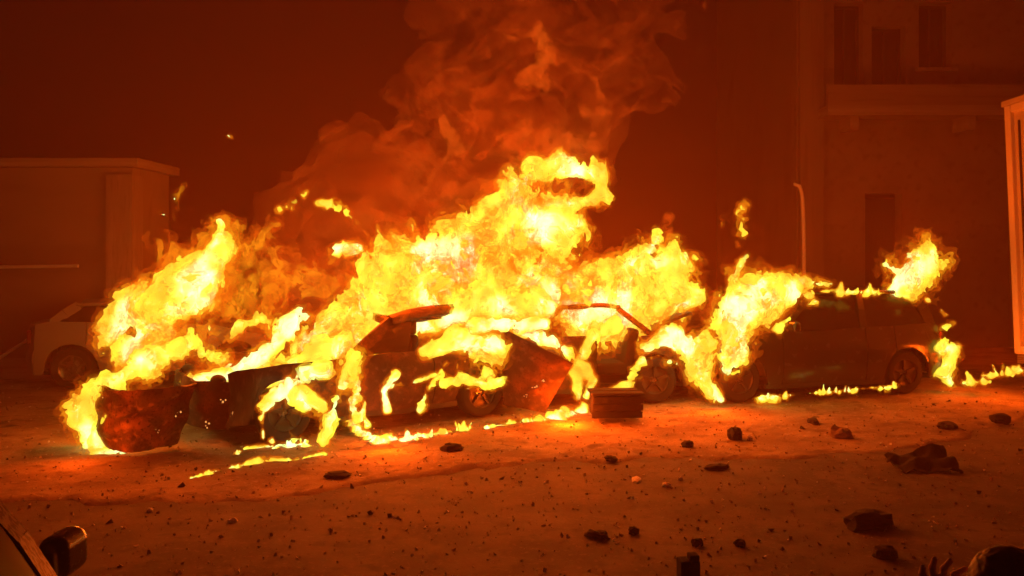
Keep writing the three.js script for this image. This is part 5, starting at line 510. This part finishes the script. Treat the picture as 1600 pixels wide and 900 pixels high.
{ // burning scraps on the wreck
  const mat = new THREE.MeshBasicMaterial({ color: C(1.1, 0.42, 0.09) });
  const spots = [[-3.3, 0.47, -8.78, 0.05], [-3.0, 0.38, -8.72, 0.04], [-2.86, 0.62, -8.75, 0.045], [-2.78, 0.46, -8.8, 0.03], [-3.52, 0.3, -8.8, 0.022], [-4.18, 0.58, -9.05, 0.02], [-0.1, 0.95, -10.6, 0.05], [0.28, 0.45, -10.66, 0.05], [0.36, 0.55, -10.68, 0.045], [0.16, 0.34, -10.66, 0.04]];
  const im = new THREE.InstancedMesh(new THREE.IcosahedronGeometry(1, 1), mat, spots.length * 4), m = new THREE.Matrix4();
  spots.forEach(([x, y, z, s], i) => { for (let k = 0; k < 4; k++) { const r = s * rr(0.05, 0.22); m.makeScale(r * rr(0.8, 1.5), r * rr(0.8, 1.6), r).setPosition(x + s * rr(-0.8, 0.8), y + s * rr(-0.9, 0.9), z + s * rr(-0.3, 0.3)); im.setMatrixAt(i * 4 + k, m); } });
  im.name = 'fire_embers'; im.userData = { kind: 'stuff', label: 'glowing embers clinging to the blackened wreck', category: 'embers' }; scene.add(im);
}

// ---------------------------------------------------------------- crouching person at the lower right
{
  const g0 = thing('person', 'person in dark clothes crouching at the bottom right corner, one hand raised', 'person', [1.285, 0, -2.3]);
  const sm = (a, b, k) => { const h = clamp(0.5 + 0.5 * (b - a) / k); return lerp(b, a, h) - k * h * (1 - h); };
  const solid = (bones, k) => (x, y, z) => { let d = 9; for (const b of bones) { const [q, r] = seg(x, y, z, b); d = sm(d, q - r, k); } return -d; };
  const body = [ // kneeling, facing the fire
    [0, 0.46, 0.05, 0.15, 0, 0.7, 0.03, 0.14], [0, 0.7, 0.03, 0.14, 0, 0.93, 0, 0.15], [-0.15, 0.98, 0, 0.075, 0.15, 0.98, 0, 0.075], [0, 0.98, 0, 0.07, 0, 1.1, -0.01, 0.055],
    [-0.09, 0.44, 0.03, 0.11, -0.12, 0.09, -0.24, 0.075], [-0.12, 0.08, -0.24, 0.07, -0.11, 0.07, 0.2, 0.05], [-0.11, 0.07, 0.2, 0.045, -0.11, 0.05, 0.36, 0.035],
    [0.09, 0.44, 0.03, 0.11, 0.12, 0.09, -0.24, 0.075], [0.12, 0.08, -0.24, 0.07, 0.11, 0.07, 0.2, 0.05], [0.11, 0.07, 0.2, 0.045, 0.11, 0.05, 0.36, 0.035],
    [-0.19, 0.98, 0, 0.06, -0.25, 0.8, -0.2, 0.048], [-0.25, 0.8, -0.2, 0.046, -0.115, 1.09, -0.13, 0.032],
    [0.19, 0.98, 0, 0.06, 0.25, 0.72, -0.06, 0.048], [0.25, 0.72, -0.06, 0.046, 0.14, 0.56, -0.26, 0.034], [0.14, 0.56, -0.26, 0.034, 0.1, 0.5, -0.33, 0.03]];
  const paint = (g, c) => { g.computeVertexNormals(); const col = new Float32Array(g.attributes.position.count * 3); for (let i = 0; i < col.length / 3; i++) col.set(c, i * 3); g.setAttribute('color', new THREE.BufferAttribute(col, 3)); return g; };
  const cl = [0.03, 0.028, 0.03], sk = [0.5, 0.29, 0.19];
  const bodyG = paint(surface(grid([-0.45, -0.02, -0.5], [0.45, 1.3, 0.55], 0.014, solid(body, 0.04)), 0), cl);
  const head = [[0, 1.12, -0.01, 0.05, 0, 1.16, -0.015, 0.055], [0, 1.225, 0.0, 0.088, 0, 1.22, -0.02, 0.085], [0, 1.16, -0.06, 0.05, 0, 1.14, -0.075, 0.035], [0, 1.2, -0.105, 0.01, 0, 1.175, -0.122, 0.014], [-0.088, 1.205, 0, 0.012, -0.094, 1.18, 0, 0.012], [0.088, 1.205, 0, 0.012, 0.094, 1.18, 0, 0.012]];
  const headG = paint(surface(grid([-0.13, 1.05, -0.16], [0.13, 1.34, 0.13], 0.005, solid(head, 0.018)), 0), sk);
  const hx = -0.115, hy = 1.1, hz = -0.13, hand = [[hx, hy, hz, 0.028, hx, hy + 0.08, hz, 0.03], [hx - 0.02, hy + 0.06, hz, 0.022, hx + 0.02, hy + 0.06, hz, 0.022]];
  [[-0.033, 0.085, 0.052, -0.008], [-0.012, 0.095, 0.064, -0.002], [0.011, 0.092, 0.062, 0.012], [0.031, 0.082, 0.05, 0.028]].forEach(([fx, fy, len, tilt], i) => {
    const r = 0.0088 - 0.0006 * (i === 3), b = [hx + fx, hy + fy - 0.01, hz], m2 = [hx + fx * 1.2 + tilt * 0.3, hy + fy + len * 0.5, hz - 0.006], t2 = [hx + fx * 1.25 + tilt, hy + fy + len * (0.95), hz + 0.012];
    hand.push([...b, r + 0.001, ...m2, r], [...m2, r, ...t2, r * 0.85]);
  });
  hand.push([hx + 0.02, hy + 0.02, hz - 0.005, 0.014, hx + 0.052, hy + 0.055, hz - 0.02, 0.011], [hx + 0.052, hy + 0.055, hz - 0.02, 0.011, hx + 0.06, hy + 0.09, hz - 0.02, 0.009]);
  const handG = paint(surface(grid([hx - 0.09, hy - 0.05, hz - 0.07], [hx + 0.11, hy + 0.2, hz + 0.07], 0.0032, solid(hand, 0.006)), 0), sk);
  const h2 = [[0.1, 0.5, -0.33, 0.028, 0.09, 0.47, -0.4, 0.03]]; for (let i = 0; i < 4; i++) h2.push([0.068 + i * 0.016, 0.465, -0.41, 0.009, 0.065 + i * 0.017, 0.43, -0.465 + 0.004 * Math.abs(i - 1.5), 0.008]); h2.push([0.065, 0.48, -0.37, 0.012, 0.04, 0.45, -0.41, 0.009]);
  const hand2 = paint(surface(grid([0, 0.38, -0.5], [0.18, 0.56, -0.28], 0.0036, solid(h2, 0.006)), 0), sk);
  const all = mergeGeometries([bodyG, headG, handG, hand2]);
  part('body', all, std({ vertexColors: true, roughness: 0.75 }), g0);
  const hairF = solid([[0, 1.235, 0.008, 0.096, 0, 1.225, 0.02, 0.094], [0, 1.17, 0.04, 0.06, 0, 1.2, 0.05, 0.07]], 0.03);
  const hairG = surface(grid([-0.13, 1.08, -0.13], [0.13, 1.37, 0.15], 0.006, (x, y, z) => Math.min(hairF(x, y, z) + 0.004 * noise(x * 60, y * 60, z * 60), (y - 1.2) * 0.7 + (z + 0.06) * 0.9)), 0); hairG.computeVertexNormals();
  part('hair', hairG, M.hair, g0);
}
renderer.render(scene, camera);
